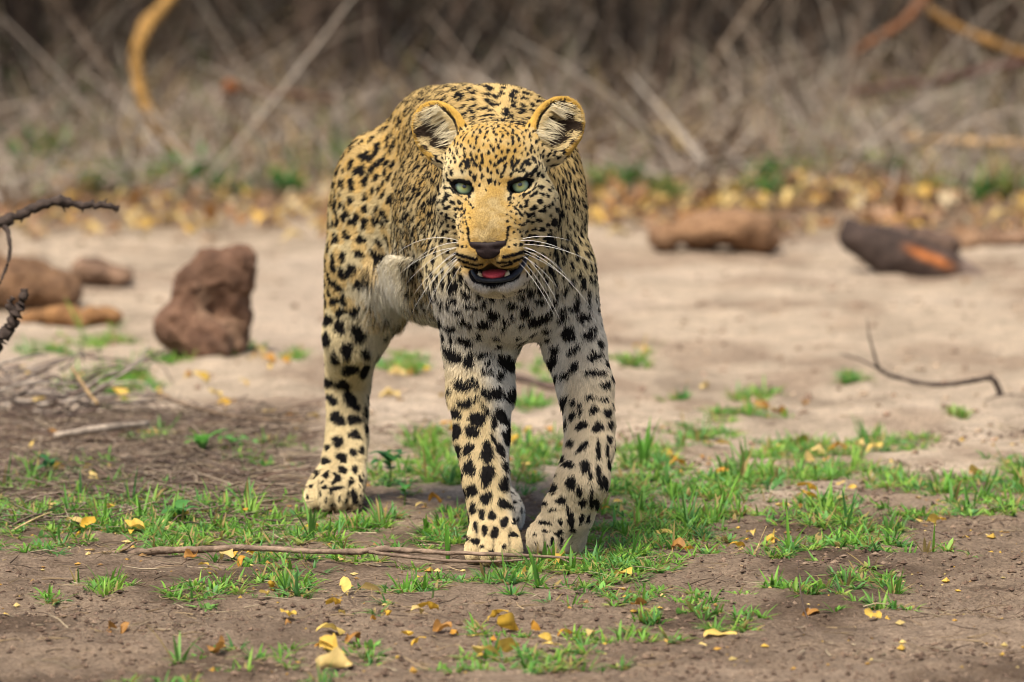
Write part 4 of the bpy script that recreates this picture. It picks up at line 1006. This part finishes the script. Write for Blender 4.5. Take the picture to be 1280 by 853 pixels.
# hind leg towards the viewer's left
spots(360, 380, 2.51, [(133,38,15,20),(166,60,20,22),(222,72,22,32),(125,100,14,26),(186,128,20,24),(148,155,14,22),(243,133,16,20),(195,195,30,18),(240,200,14,26,25),(130,235,14,16),(172,240,24,18),(195,290,40,16,70),(145,290,14,22,-40),(160,350,18,26,-25),(205,355,20,18),
 (122,345,8,18),(162,428,15,18),(204,405,16,18),(236,385,7,22),(128,490,15,15),(170,480,14,18),(197,462,9,18),(220,452,9,14),(135,445,9,10),(118,412,8,16),(100,475,7,14),(155,548,12,12),(203,517,10,14),(168,520,13,13),(122,538,10,10),(98,528,9,10),(197,556,9,9),(225,552,8,10),(150,577,7,26,80),(208,600,10,24,-20),(115,575,8,6),
 (210,10,14,16),(172,8,20,10),(235,330,8,20),(247,290,6,18),(120,295,6,18)])
HAND += [(686, 299, 8, 5, 70), (691, 277, 5, 4, 0), (697, 263, 4, 4, 0)]
HAND = np.array(HAND)
LINES = [  # dark lines of the face, photograph points from the same window, with half widths
 ([(150,597),(170,607),(210,618),(265,628)], 6.5), ([(165,632),(200,645),(260,660),(300,656)], 4.5), ([(190,668),(235,680),(280,690)], 4.5),
 ([(418,616),(455,610),(500,600),(540,588),(575,577)], 6.5), ([(385,645),(430,646),(480,640),(560,612)], 4.5), ([(405,668),(445,662),(470,655)], 4),
 ([(236,540),(226,510),(221,462)], 4.5), ([(415,548),(434,520),(443,456)], 5),
 ([(216,230),(222,250),(226,282)], 6), ([(472,232),(464,256),(452,296)], 6),
 ([(108,212),(128,245),(160,268),(185,275)], 3), ([(530,275),(565,255),(600,225),(612,190)], 3)]
LINES = [(np.array([(540 + x / 4.737, 190 + y / 4.737) for x, y in p]), wd / 4.737) for p, wd in LINES]

def coat_base(p, n):
    q = head_q(p); hd = in_head(p, q); px = to_px(p); N = len(p)
    nz = fbm(p, 40, 3, 3)
    z, x = p[:, 2], p[:, 0]
    # trunk
    side = sstep(.22, .52, z + .12 * n[:, 2])
    c = mixc(np.tile(WHITE, (N, 1)), CREAM, sstep(.16, .30, z))
    c = mixc(c, np.tile(TAN, (N, 1)), sstep(.40, .60, z + .10 * n[:, 2]) * .9)
    c = mixc(c, np.tile(WHITE, (N, 1)), sstep(.1, .8, -n[:, 2]) * .9 * (z > .2))
    # pale flank fold and chest
    fold = np.exp(-(((px[:, 0] - 490) / 34) ** 2 + ((px[:, 1] - 347) / 36) ** 2) ** 1.2) * (p[:, 1] > .2) * (.55 + .9 * (fbm(p, 55, 8, 2) - .25))
    fold = np.clip(fold, 0, 1)
    c = mixc(c, np.tile(WHITE * 1.02, (N, 1)), fold)
    chest = sstep(330, 380, px[:, 1]) * (p[:, 1] < .2) * (z < .42)
    c = mixc(c, np.tile(WHITE * .93, (N, 1)), chest * .85)
    # legs
    leg = sstep(.34, .22, z)
    lt = np.tile(LEGTAN, (N, 1))
    fl = leg * (p[:, 1] < .2) * (px[:, 0] < 660)
    inner = sstep(612, 634, px[:, 0] - (px[:, 1] - 560) * .18) * sstep(665, 640, px[:, 1])
    c = mixc(c, mixc(lt, np.tile(WHITE, (N, 1)), inner), fl)
    fr = leg * (p[:, 1] < .2) * (px[:, 0] >= 660)
    inr = sstep(722, 700, px[:, 0]) * sstep(570, 540, px[:, 1])
    c = mixc(c, mixc(lt * np.array([1.04, 1.06, 1.2]), np.tile(WHITE, (N, 1)), np.maximum(inr, .15 * np.ones(N))), fr)
    hl = leg * (p[:, 1] >= .2)
    c = mixc(c, mixc(lt * .97, np.tile(CREAM, (N, 1)), .45 * np.ones(N) + .3 * sstep(520, 440, px[:, 1])), hl)
    c = mixc(c, np.tile(WHITE, (N, 1)), hl * sstep(446, 468, px[:, 0]) * .8)
    # head
    qx, qy, qz = np.abs(q[:, 0]), q[:, 1], q[:, 2]
    h = np.tile(GOLD, (N, 1))
    h = mixc(h, np.tile(np.array([.44, .30, .105]), (N, 1)), sstep(28, 8, qx + (nz - .5) * 12) * sstep(-5, -25, qz) * sstep(-95, -70, qz))
    h = mixc(h, np.tile(CREAM, (N, 1)), .32 * sstep(.42, .66, fbm(p, 75, 13, 3)))
    h = mixc(h, np.tile(CREAM, (N, 1)), sstep(26, 66, qx + (nz - .5) * 26) * sstep(80, 20, qz) * .9)
    h = mixc(h, np.tile(WHITE, (N, 1)), sstep(60, 95, qx) * sstep(40, -20, qz) * .12)
    h = mixc(h, np.tile(WHITE * .97, (N, 1)), sstep(-112, -128, qz) * .9)
    h = mixc(h, np.tile(CREAM, (N, 1)), np.exp(-((qx - 38) / 16) ** 2 - ((qz - 17) / 6) ** 2) * .85)
    h = mixc(h, np.tile(CREAM, (N, 1)), np.exp(-((qx - 25) / 6) ** 2 - ((qz + 14) / 9) ** 2) * .8)
    h = mixc(h, np.tile(ORANGE, (N, 1)), on_ear(q) * .95)
    h = mixc(h, np.tile(np.array([.50, .33, .12]), (N, 1)), inner_ear(q) * 1.0)
    back = sstep(60, 110, qy) * (1 - on_ear(q))
    h = mixc(h, c, back)
    c = np.where(hd[:, None], h, c)
    c = c * (0.64 + 0.34 * nz)[:, None]
    return c, q, hd, px

def spot_layout():
    """scatter the spots the hand lists do not cover over the skin: list of (vertex, a, b, kind)"""
    V, Nn = SV, SN
    q = head_q(V); hd = in_head(V, q); px = to_px(V)
    facing = Nn[:, 1] < 0.05
    hand_zone = facing & (V[:, 1] < .2) & (
        ((px[:, 1] > 368) & (V[:, 2] < .40)) | ((px[:, 1] > 352) & (px[:, 0] > 570) & (px[:, 0] < 690) & (V[:, 1] < .05)) |
        (hd & (px[:, 0] > 556) & (px[:, 0] < 674) & (px[:, 1] > 196) & (((px[:, 1] < 300) & (px[:, 0] > 587) & (px[:, 0] < 641)) | (px[:, 1] >= 292)) & (px[:, 1] < 365)))
    hand_zone |= facing & (V[:, 1] > .4) & (px[:, 0] < 470) & (px[:, 1] > 382) & (V[:, 2] > .062)
    hand_zone |= hd & (inner_ear(q) | on_ear(q))
    hand_zone |= (V[:, 1] > .2) & (np.hypot((px[:, 0] - 490) / 30, (px[:, 1] - 345) / 34) < 1)
    kd = kdtree.KDTree(len(V))
    for i, v in enumerate(V): kd.insert(v, i)
    kd.balance()
    # where no hand-set spot is near, the scatter may fill in
    hz = np.where(hand_zone & ~(hd & (inner_ear(q) | on_ear(q))))[0]
    gap = np.full(len(hz), 1e9)
    for x, y, a, b, ang in HAND: gap = np.minimum(gap, np.hypot(px[hz, 0] - x, px[hz, 1] - y) - .5 * (a + b))
    bridge = hd[hz] & (np.abs(q[hz, 0]) < 21 + 8 * RNG.random(len(hz))) & (q[hz, 2] < 8) | hd[hz] & (q[hz, 2] < -66) & (q[hz, 1] < 0)
    far = (gap > np.where(hd[hz], 4.0, 9.0)) & ~bridge & (V[hz, 1] < .2) & (V[hz, 2] > .29)
    hand_zone[hz[far]] = False
    sp = np.full(len(V), .0225); kind = np.zeros(len(V), int); size = np.full(len(V), .0068)
    sh = (~hd) & (V[:, 1] < .52) & (V[:, 2] > .33)
    sp[sh] = .0122; size[sh] = .0048; kind[sh] = 1
    back = (~hd) & (V[:, 2] > .56); sp[back] = .0130; size[back] = .0058; kind[back] = 0
    thigh = (~hd) & (V[:, 1] >= .46) & (V[:, 2] > .30) & (V[:, 2] <= .60); sp[thigh] = .0240; kind[thigh] = 2; size[thigh] = .0072
    neck = (~hd) & (V[:, 1] < .12) & (V[:, 2] > .33) & (V[:, 0] > .02); sp[neck] = .0135; size[neck] = .0054; kind[neck] = 0
    neckl = (~hd) & (V[:, 1] < .02) & (V[:, 2] > .33) & (V[:, 0] <= .02); sp[neckl] = .0138; size[neckl] = .0054; kind[neckl] = 0
    sp[hd] = .0076; size[hd] = .0026; kind[hd] = 3
    ck = hd & (np.abs(q[:, 0]) > 45) & (q[:, 2] < 20); sp[ck] = .0108; size[ck] = .0033
    rf = hd & (q[:, 1] > 50); sp[rf & (q[:, 2] < 30)] = .0128; size[rf & (q[:, 2] < 30)] = .0048
    small = hd & (np.abs(q[:, 0]) < 40) & (q[:, 2] < -10) & (q[:, 1] < 20); size[small] = .0019; sp[small] = .0072
    pawz = V[:, 2] < .07; sp[pawz] = .013; size[pawz] = .0034
    order = RNG.permutation(len(V)); dead = hand_zone.copy(); out = []
    for i in order:
        if dead[i]: continue
        out.append(i)
        for co, j, d in kd.find_range(SV[i], sp[i] * (0.85 + .3 * RNG.random())): dead[j] = True
    return [(i, size[i] * (.8 + .45 * RNG.random()), kind[i]) for i in out]
SPOTS = spot_layout()

def flow(p, n, q, hd):
    """the way the hair lies"""
    f = np.tile(np.array([-.12, .75, -.65]), (len(p), 1))
    low = sstep(.40, .24, p[:, 2])[:, None]
    f = f * (1 - low) + np.array([0, .18, -1.0]) * low
    front = (sstep(.10, -.02, p[:, 1]) * (p[:, 2] > .25))[:, None]
    f = f * (1 - front) + np.array([0, .25, -1.0]) * front
    pawm = sstep(.075, .045, p[:, 2])[:, None]
    f = f * (1 - pawm) + np.array([0, -.75, -.45]) * pawm
    h = q - np.array([0, -85, -78]); h[:, 1] = np.maximum(h[:, 1], 5) * .8
    h[:, 2] += np.where(q[:, 2] < -100, -60, 0)
    h[:, 2] -= sstep(45, 80, np.abs(q[:, 0])) * 70 * (q[:, 2] < 20)
    hw = h / (np.linalg.norm(h, axis=1, keepdims=True) + 1e-9) @ HR.T
    f = np.where(hd[:, None], hw, f)
    f = f + .35 * (np.stack([fbm(p, 25, s, 2) for s in (5, 6, 7)], 1) - .5)
    t = f - n * (f * n).sum(1, keepdims=True)
    return t / (np.linalg.norm(t, axis=1, keepdims=True) + 1e-9)

def paint(p, n, jit):
    """final colour of points p with normals n; jit roughens the edges"""
    c, q, hd, px = coat_base(p, n)
    t = flow(p, n, q, hd)
    dark = np.zeros(len(p), bool); gold = np.zeros(len(p))
    # a fast neighbour grid
    cs = .02; key = np.floor((p - LO) / cs).astype(np.int64); dims = key.max(0) + 2
    lin = (key[:, 0] * dims[1] + key[:, 1]) * dims[2] + key[:, 2]
    o = np.argsort(lin, kind='stable'); ls = lin[o]
    def near(c0):
        k = np.floor((c0 - LO) / cs).astype(int); r = []
        for dx in (-1, 0, 1):
            for dy in (-1, 0, 1):
                a = ((k[0] + dx) * dims[1] + k[1] + dy) * dims[2] + k[2]
                i0, i1 = np.searchsorted(ls, a - 1), np.searchsorted(ls, a + 2)
                r.append(o[i0:i1])
        return np.concatenate(r)
    def blot(c0, tv, bv, nv, a, b, idx, seed):
        d = p[idx] - c0; u, v, h = d @ tv, d @ bv, d @ nv
        ang = np.arctan2(v, u)
        rim = 1 + .22 * math.sin(seed) * np.sin(2 * ang + seed) + .16 * np.sin(3 * ang + seed * 2.3) + jit[idx]
        return (np.hypot(u / b, v / a) < rim) & (np.abs(h) < .02) & ((n[idx] @ nv) > .2)
    rs = np.random.default_rng(5)
    tv_all = flow(SV[[s[0] for s in SPOTS]], SN[[s[0] for s in SPOTS]], head_q(SV[[s[0] for s in SPOTS]]), in_head(SV[[s[0] for s in SPOTS]], head_q(SV[[s[0] for s in SPOTS]])))
    for (i, r, kind), tv in zip(SPOTS, tv_all):
        c0, nv = SV[i], SN[i]; bv = np.cross(nv, tv); idx = near(c0); sd = rs.random() * 6.28
        if len(idx) == 0: continue
        if kind == 2 or (kind == 1 and rs.random() < .3):     # rosette: broken ring with a warm middle
            R = r * (1.35 if kind == 2 else 1.5)
            d = p[idx] - c0
            g = np.hypot(d @ tv, d @ bv) < R * 1.25
            gold[idx[g & ((n[idx] @ nv) > .2)]] = 1
            nb = (2 if rs.random() < .6 else 3) if kind == 2 else 3
            if kind == 2: sd = rs.normal(0, .35); R = r * 1.45
            for k in range(nb):
                a = sd + k * 2 * math.pi / nb + rs.normal(0, .25)
                cc = c0 + tv * math.cos(a) * R + bv * math.sin(a) * R
                e = r * rs.uniform(.85, 1.15)
                m = blot(cc, tv * math.sin(a) - bv * math.cos(a), tv * math.cos(a) + bv * math.sin(a), nv, e * (.92 if kind == 2 else .74), e, idx, rs.random() * 6)
                dark[idx[m]] = True
        else:
            el = rs.uniform(1.0, 1.35) if kind == 0 else rs.uniform(1.1, 1.75) if kind == 1 else rs.uniform(1.1, 1.6)
            m = blot(c0, tv, bv, nv, r * .9, r * el, idx, sd)
            dark[idx[m]] = True
    # hand-set spots, on the fur that faces the front
    fr = (n[:, 1] < .35)
    near_front = (p[:, 1] < .22)
    for k, (x, y, a, b, ang) in enumerate(HAND):
        hind = x < 475 and y > 380
        sel = np.where((np.abs(px[:, 0] - x) < 20) & (np.abs(px[:, 1] - y) < 20) & fr & (near_front if not hind else p[:, 1] > .4))[0]
        if len(sel) == 0: continue
        ca, sa = math.cos(math.radians(ang)), math.sin(math.radians(ang))
        dx, dy = px[sel, 0] - x, px[sel, 1] - y
        gr = (1.0 if x < 475 else 1.15) if y > 368 else 1.2
        u, v = (dx * ca + dy * sa) / (a * gr), (-dx * sa + dy * ca) / (b * gr)
        th = np.arctan2(v, u); s = k * 1.7
        rim = 1 + .10 * np.sin(2 * th + s) + .10 * np.sin(3 * th + s * 2.1) + jit[sel]
        dark[sel[np.hypot(u, v) < rim]] = True
    fz = hd & (q[:, 1] < 40) & fr
    for pts, wd in LINES:
        d = seg_dist(px[:, 0], px[:, 1], pts)
        dark |= fz & (d < wd * 1.55 * (1 + jit))
    gold *= (~dark)
    c = mixc(c, np.tile(np.array([.56, .36, .10]), (len(p), 1)), gold * .55)
    # darker brown painted into the creases between the toes
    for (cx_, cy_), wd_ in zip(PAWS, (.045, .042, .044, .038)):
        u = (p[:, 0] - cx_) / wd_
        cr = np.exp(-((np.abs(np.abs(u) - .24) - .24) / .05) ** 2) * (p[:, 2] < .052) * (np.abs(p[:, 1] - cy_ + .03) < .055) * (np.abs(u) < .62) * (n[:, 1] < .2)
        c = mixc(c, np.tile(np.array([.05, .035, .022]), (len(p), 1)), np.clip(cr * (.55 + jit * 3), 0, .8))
    c[dark] = BLACK
    # eyelids, lips, mouth, inner ear
    er = eye_r(q); lidup = sstep(2, 6, q[:, 2] + .0)
    c[hd & fr & (er < 1.15 + .20 * lidup + jit * .4)] = BLACK
    mo = mouth_in(q); front = (n[:, 1] < -.15) & (q[:, 2] > -114)
    c[hd & (mo < 1.25) & ~front] = np.array([.012, .009, .010])
    lip = hd & (q[:, 1] < 15) & (q[:, 2] < -100) & (q[:, 2] > -136) & (np.abs(q[:, 0] - 2) < 42) & (mo < 1.9) & ~front; c[lip] = np.array([.014, .013, .015])
    ie = hd & inner_ear(q)
    c[ie] = mixc(np.tile(np.array([.012, .009, .007]), (ie.sum(), 1)), np.tile(np.array([.11, .075, .04]), (ie.sum(), 1)), sstep(.45, .75, fbm(p[ie], 60, 9, 2)))
    return c, t, q, hd

jv = np.random.default_rng(3).normal(0, .05, len(SV))
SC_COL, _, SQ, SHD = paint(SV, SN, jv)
m = NT('leopard_skin')
at = m.n('ShaderNodeAttribute', attribute_name='tint')
m.base(m.mix(m.noise(220, 3), at.outputs['Color'], m.mix(1.0, at.outputs['Color'], (.7, .66, .6), 'MULTIPLY'), 'MIX'), .75)
me = fast_mesh('leopard', SV, SF, m.m)
color_attr(me, SC_COL)
leopard = link('leopard', me)
tag(leopard, 'spotted leopard stalking towards the viewer with its mouth open and one forepaw lifted', 'leopard')

# ---- fur: short hairs that lie along the body
def fur_length(p, n, q, hd):
    L = np.full(len(p), .0095)
    L = np.where(p[:, 2] < .30, .0088, L); L = np.where(p[:, 2] < .08, .0062, L)
    belly = sstep(.2, .8, -n[:, 2]) * (p[:, 2] > .24); L = L + belly * .014
    chest = (p[:, 1] < .06) & (p[:, 2] > .22) & (p[:, 2] < .40) & ~hd; L = np.where(chest, .0125, L)
    px = to_px(p); fold = (np.abs(px[:, 0] - 492) < 30) & (np.abs(px[:, 1] - 355) < 36) & (p[:, 1] > .2); L = np.where(fold, .030, L)
    ax = np.abs(q[:, 0])
    h = np.full(len(p), .0050)
    h = np.where((ax < 24) & (q[:, 1] < 5) & (q[:, 2] < 5) & (q[:, 2] > -80), .0030, h)
    h = np.where((q[:, 2] < -60) & (q[:, 1] < 0), .0036, h)
    h = np.where((ax > 48) & (q[:, 2] < 10), .0052, h)
    h = np.where((ax > 58) & (q[:, 2] < -10) & (q[:, 1] > 30), .0080, h)
    h = np.where(q[:, 2] < -132, .006, h)
    h = np.where(on_ear(q), .0058, h)
    h = np.where(eye_r(q) < 1.5, .0028, h)
    return np.where(hd, h, L)
def make_fur():
    fc = SV[SF].mean(1); fn = SN[SF].mean(1); fn /= np.linalg.norm(fn, axis=1, keepdims=True) + 1e-9
    fq = head_q(fc); fh = in_head(fc, fq)
    d1, d2 = SV[SF[:, 2]] - SV[SF[:, 0]], SV[SF[:, 3]] - SV[SF[:, 1]]
    area = .5 * np.linalg.norm(np.cross(d1, d2), axis=1)
    dens = np.where(fh, 2.6e6, np.where(fc[:, 2] < .33, 1.25e6, .95e6))
    dens = dens * np.where(fn[:, 1] > .35, .30, 1.0)
    dens = dens * np.where((fc[:, 1] > .95), .5, 1.0)
    bare = fh & ((eye_r(fq) < 1.03) & (fq[:, 1] < 30) | (mouth_in(fq) < 1.2) & ((fn[:, 1] > -.15) | (fq[:, 2] < -114)) | inner_ear(fq))
    bare |= fh & (fq[:, 1] < -74) & (np.abs(fq[:, 0]) < 15) & (fq[:, 2] < -76) & (fq[:, 2] > -98)
    bare |= fc[:, 2] < .004
    wgt = area * dens * ~bare
    tot = int(wgt.sum())
    fi = RNG.choice(len(SF), tot, p=wgt / wgt.sum())
    a, b = RNG.random((2, tot, 1))
    f = SF[fi]
    p = (SV[f[:, 0]] * (1 - a) + SV[f[:, 1]] * a) * (1 - b) + (SV[f[:, 3]] * (1 - a) + SV[f[:, 2]] * a) * b
    n = SN[f].mean(1); n /= np.linalg.norm(n, axis=1, keepdims=True) + 1e-9
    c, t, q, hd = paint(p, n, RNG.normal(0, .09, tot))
    L = fur_length(p, n, q, hd) * RNG.uniform(.65, 1.25, tot)
    t = t + RNG.normal(0, .22, (tot, 3)); t -= n * (t * n).sum(1, keepdims=True); t /= np.linalg.norm(t, axis=1, keepdims=True)
    rise = RNG.uniform(.25, .62, tot)[:, None]
    L = L[:, None]
    p1 = p + L * .36 * (n * rise * 1.3 + t * .75)
    p2 = p1 + L * .36 * (n * rise * .8 + t)
    p3 = p2 + L * .34 * (n * rise * .15 + t * 1.0 + np.array([0, 0, -.22]))
    pts = np.stack([p - n * .0006, p1, p2, p3], 1).reshape(-1, 3)
    wd = np.where(hd, .00027, .00036) * RNG.uniform(.8, 1.25, tot)
    rad = np.stack([wd, wd * .95, wd * .7, wd * .18], 1).ravel()
    c = c * RNG.uniform(.80, 1.16, (tot, 1))
    brg = hd & (np.abs(q[:, 0]) < 26) & (q[:, 1] < 12) & (q[:, 2] < 8)
    c = np.where(brg[:, None], c * RNG.uniform(.55, 1.2, (tot, 1)), c)
    tip = np.where((c.sum(1) < .1)[:, None], c * 1.2, np.minimum(c * 1.14 + .015, .86))
    col = np.stack([c * .82, c, c * .5 + tip * .5, tip], 1).reshape(-1, 3)
    h = bpy.data.hair_curves.new('fur')
    h.add_curves([4] * tot)
    h.attributes['position'].data.foreach_set('vector', pts.astype(np.float32).ravel())
    (h.attributes.get('radius') or h.attributes.new('radius', 'FLOAT', 'POINT')).data.foreach_set('value', rad.astype(np.float32))
    color_attr(h, col)
    return h, tot
fm = NT('leopard_fur')
fa = fm.n('ShaderNodeAttribute', attribute_name='tint')
fm.base(fa.outputs['Color'], .62)
fm.b.inputs['Specular IOR Level'].default_value = .06
fur_data, NFUR = make_fur()
fur_data.materials.append(fm.m)
fur = link('fur', fur_data, leopard)

# long pale hairs in the cups of the ears
def ear_tufts():
    P_, R_, C_ = [], [], []
    for cc, R, s in EARS:
        # short fuzz over the whole cup, dark in patches
        for k in range(2600):
            a = RNG.uniform(0, 6.283); r = math.sqrt(RNG.random()) * .97
            x, z = 28 * r * math.cos(a), 37 * r * math.sin(a) + 2
            y = -12 + 24 * math.sqrt(max(0, 1 - (x / 28.5) ** 2 - ((z - 2) / 38) ** 2))
            base = np.array([x, y - .5, z])
            pat = vnoise(np.array([[x * s + 50, y, z + 90]]), .075, 4)[0] + .25 * (r > .75) - .15 * (z < -2) * (x * s > -8)
            d = np.array([s * RNG.uniform(.3, 1.0), RNG.uniform(-.6, -.2), RNG.uniform(-.1, .7)]); d /= np.linalg.norm(d)
            L = RNG.uniform(4, 11)
            pp = [base, base + d * L * .4, base + d * L * .75, base + d * L]
            P_ += [hp(*(cc + R @ v)) for v in pp]; R_ += [.0003, .0003, .00024, .00008]
            cl = (np.array([.60, .47, .24]) if pat > .58 else np.array([.045, .03, .02])) * RNG.uniform(.7, 1.15); C_ += [cl] * 4
        # long pale hairs sweeping out from the inner edge
        for k in range(130):
            row = k % 3
            x = -s * RNG.uniform(15, 26); z = (RNG.normal(22, 4), RNG.normal(0, 4), RNG.normal(-22, 5))[row]
            y = -12 + 24 * math.sqrt(max(0, 1 - (x / 28.5) ** 2 - ((z - 2) / 38) ** 2))
            d = np.array([s * 1.0, RNG.uniform(-.55, -.30), RNG.uniform(-.35, .15) + (.15, .0, .35)[row]]); d /= np.linalg.norm(d)
            L = RNG.uniform(16, 36); g = np.array([0, .2, RNG.uniform(-.1, .35)])
            base = np.array([x, y - 1, z])
            pp = [base, base + d * L * .4, base + d * L * .75 + g * L * .15, base + d * L + g * L * .4]
            P_ += [hp(*(cc + R @ v)) for v in pp]; R_ += [.00026, .00026, .0002, .00006]
            cl = np.array([.62, .54, .36]) * RNG.uniform(.8, 1.1); C_ += [cl] * 4
    h = bpy.data.hair_curves.new('ear_tuft'); n = len(P_) // 4
    h.add_curves([4] * n)
    h.attributes['position'].data.foreach_set('vector', np.array(P_, np.float32).ravel())
    (h.attributes.get('radius') or h.attributes.new('radius', 'FLOAT', 'POINT')).data.foreach_set('value', np.array(R_, np.float32))
    color_attr(h, np.array(C_)); h.materials.append(fm.m)
    return h
link('ear_tuft', ear_tufts(), leopard)

# ---- eyes, nose, mouth, whiskers, claws
HM = Matrix([[*HR[0], HO[0]], [*HR[1], HO[1]], [*HR[2], HO[2]], [0, 0, 0, 1]])
def head_part(name, V, F, m, smooth=True):
    """mesh given in head millimetres"""
    o = mesh_obj(name, [hp(*v) for v in V], F, m, leopard, smooth); return o
em = NT('leopard_eye')
tcn = em.n('ShaderNodeTexCoord'); sep = em.n('ShaderNodeSeparateXYZ'); em.l(tcn.outputs['Object'], sep.inputs[0])
cx = em.n('ShaderNodeCombineXYZ'); em.l(sep.outputs['X'], cx.inputs['X']); em.l(sep.outputs['Z'], cx.inputs['Y'])
ln = em.n('ShaderNodeVectorMath', operation='LENGTH'); em.l(cx.outputs[0], ln.inputs[0])
mr = em.n('ShaderNodeMapRange'); mr.inputs['From Max'].default_value = .0152; em.l(ln.outputs['Value'], mr.inputs['Value'])
iris = em.ramp(mr.outputs['Result'], [(0, (.004, .004, .004)), (.17, (.004, .004, .004)), (.21, (.28, .26, .06)), (.34, (.32, .36, .15)), (.56, (.25, .34, .22)), (.70, (.09, .13, .09)), (.76, (.02, .03, .02)), (.80, (.012, .012, .010)), (1, (.012, .010, .008))])
em.base(em.mix(em.noise(900, 3), iris, em.mix(1.0, iris, (.75, .8, .7), 'MULTIPLY')), .12)
em.b.inputs['Specular IOR Level'].default_value = .5
em.b.inputs['Coat Weight'].default_value = .35; em.b.inputs['Coat Roughness'].default_value = .03
for s in (-1, 1):
    V, F = uv_sphere(.0160, .0160, .0160)
    o = mesh_obj('eye', V, F, em.m, leopard)
    o.matrix_world = Matrix.Translation(hp(s * 39, 11.2, .4)) @ Matrix.Rotation(math.radians(-s * 1.5), 4, 'Z') @ Matrix.Rotation(math.radians(-11), 4, 'X')
nm = NT('leopard_nose')
nm.base(nm.ramp(nm.noise(500, 3), [(.3, (.010, .007, .007)), (.7, (.024, .014, .013))]), .55)
nm.b.inputs['Specular IOR Level'].default_value = .12
nm.bump(nm.noise(1600, 2), .4, .0006)
V, F = uv_sphere(1, 1, 1, 28, 18)
NV = []
for x, y, z in V:
    x *= max(.05, 1 - z * z) ** -.36
    t = (z + 1) / 2
    wx = 8.0 + 23.0 * t ** .8
    zz = -87.5 + 12.0 * z + (1.8 * (abs(x) ** 2) * t)
    yy = -82 - 9.0 * (1 - x * x * .55) * (.55 + .45 * t) * (1 if y < 0 else -.4) * abs(y) ** .8
    for sx in (-1, 1):
        dn = ((x * wx - sx * 12.5) / 5) ** 2 + ((zz + 85.5) / 3.2) ** 2
        if y < 0: yy += 4.0 * math.exp(-dn * 1.2)
    if y < 0: yy += 1.6 * math.exp(-(x * wx / 1.3) ** 2)
    NV.append((x * wx, yy, zz))
head_part('nose', NV, F, nm.m)
tm = NT('leopard_tongue')
tm.base(tm.ramp(tm.noise(700, 3), [(.3, (.42, .035, .05)), (.7, (.62, .09, .11))]), .35); tm.bump(tm.noise(1500, 2), .5, .0006)
V, F = uv_sphere(1, 1, 1, 24, 16)
head_part('tongue', [(2.5 + 18.5 * x * (1 - .12 * y * y), -24 + 30 * y, -120.0 + 8.5 * z - 2.0 * (1 - x * x) - 4 * max(0, -y - .55)) for x, y, z in V], F, tm.m)
lm = NT('leopard_lip')
lm.base(lm.ramp(lm.noise(300, 3), [(.3, (.008, .008, .010)), (.75, (.026, .030, .042))]), .48)
lip_pts = [(-32, 4, -101), (-30, -12, -108), (-26, -28, -118), (-19, -43, -126), (-8, -49, -129), (4, -51, -129.5), (16, -49, -129), (28, -43, -125.5), (37, -29, -117), (43, -10, -106), (45, 8, -98)]
V, F = tube(lip_pts, [1.6, 2.8, 3.6, 3.9, 3.6, 3.4, 3.6, 4.2, 4.2, 3.2, 1.8], 10)
head_part('lip', V, F, lm.m)
thm = NT('leopard_tooth'); thm.base(thm.ramp(thm.noise(300, 2), [(.3, (.62, .50, .28)), (.7, (.72, .62, .42))]), .35)
for s in (-1, 1):
    V, F = tube([(2.5 + s * 17.5, -38, -130), (2.5 + s * 18.2, -39, -126), (2.5 + s * 19.2, -38, -120), (2.5 + s * 20, -36, -116.5)], [3.8, 4.0, 3.4, 1.8], 8)
    head_part('tooth', V, F, thm.m)
wm = NT('leopard_whisker'); wm.base(wm.ramp(wm.noise(60, 2), [(.3, (.75, .72, .66)), (.7, (.85, .83, .78))]), .4)
WR = np.random.default_rng(21)
for s in (-1, 1):
    for r in range(4):
        for k in range(3 if r else 2):
            x0, z0 = 32 + k * 6.5, -76 - r * 7.5 + k * 1.2
            y0 = -58 + k * 12
            L = WR.uniform(60, 105) * (1 if r < 3 else .8)
            dv = np.array([s * WR.uniform(.70, .95), WR.uniform(-.05, .35), (.22 - r * .30) + WR.uniform(-.12, .12)])
            dv /= np.linalg.norm(dv)
            drop = WR.uniform(.30, .62)
            pts = [np.array([s * x0, y0 - 2, z0]) + dv * L * t + np.array([0, L * .22 * t * t, -drop * L * t * t]) for t in np.linspace(0, 1, 8)]
            V, F = tube(pts, [.30, .30, .29, .27, .24, .20, .14, .06], 4)
            head_part('whisker', V, F, wm.m)
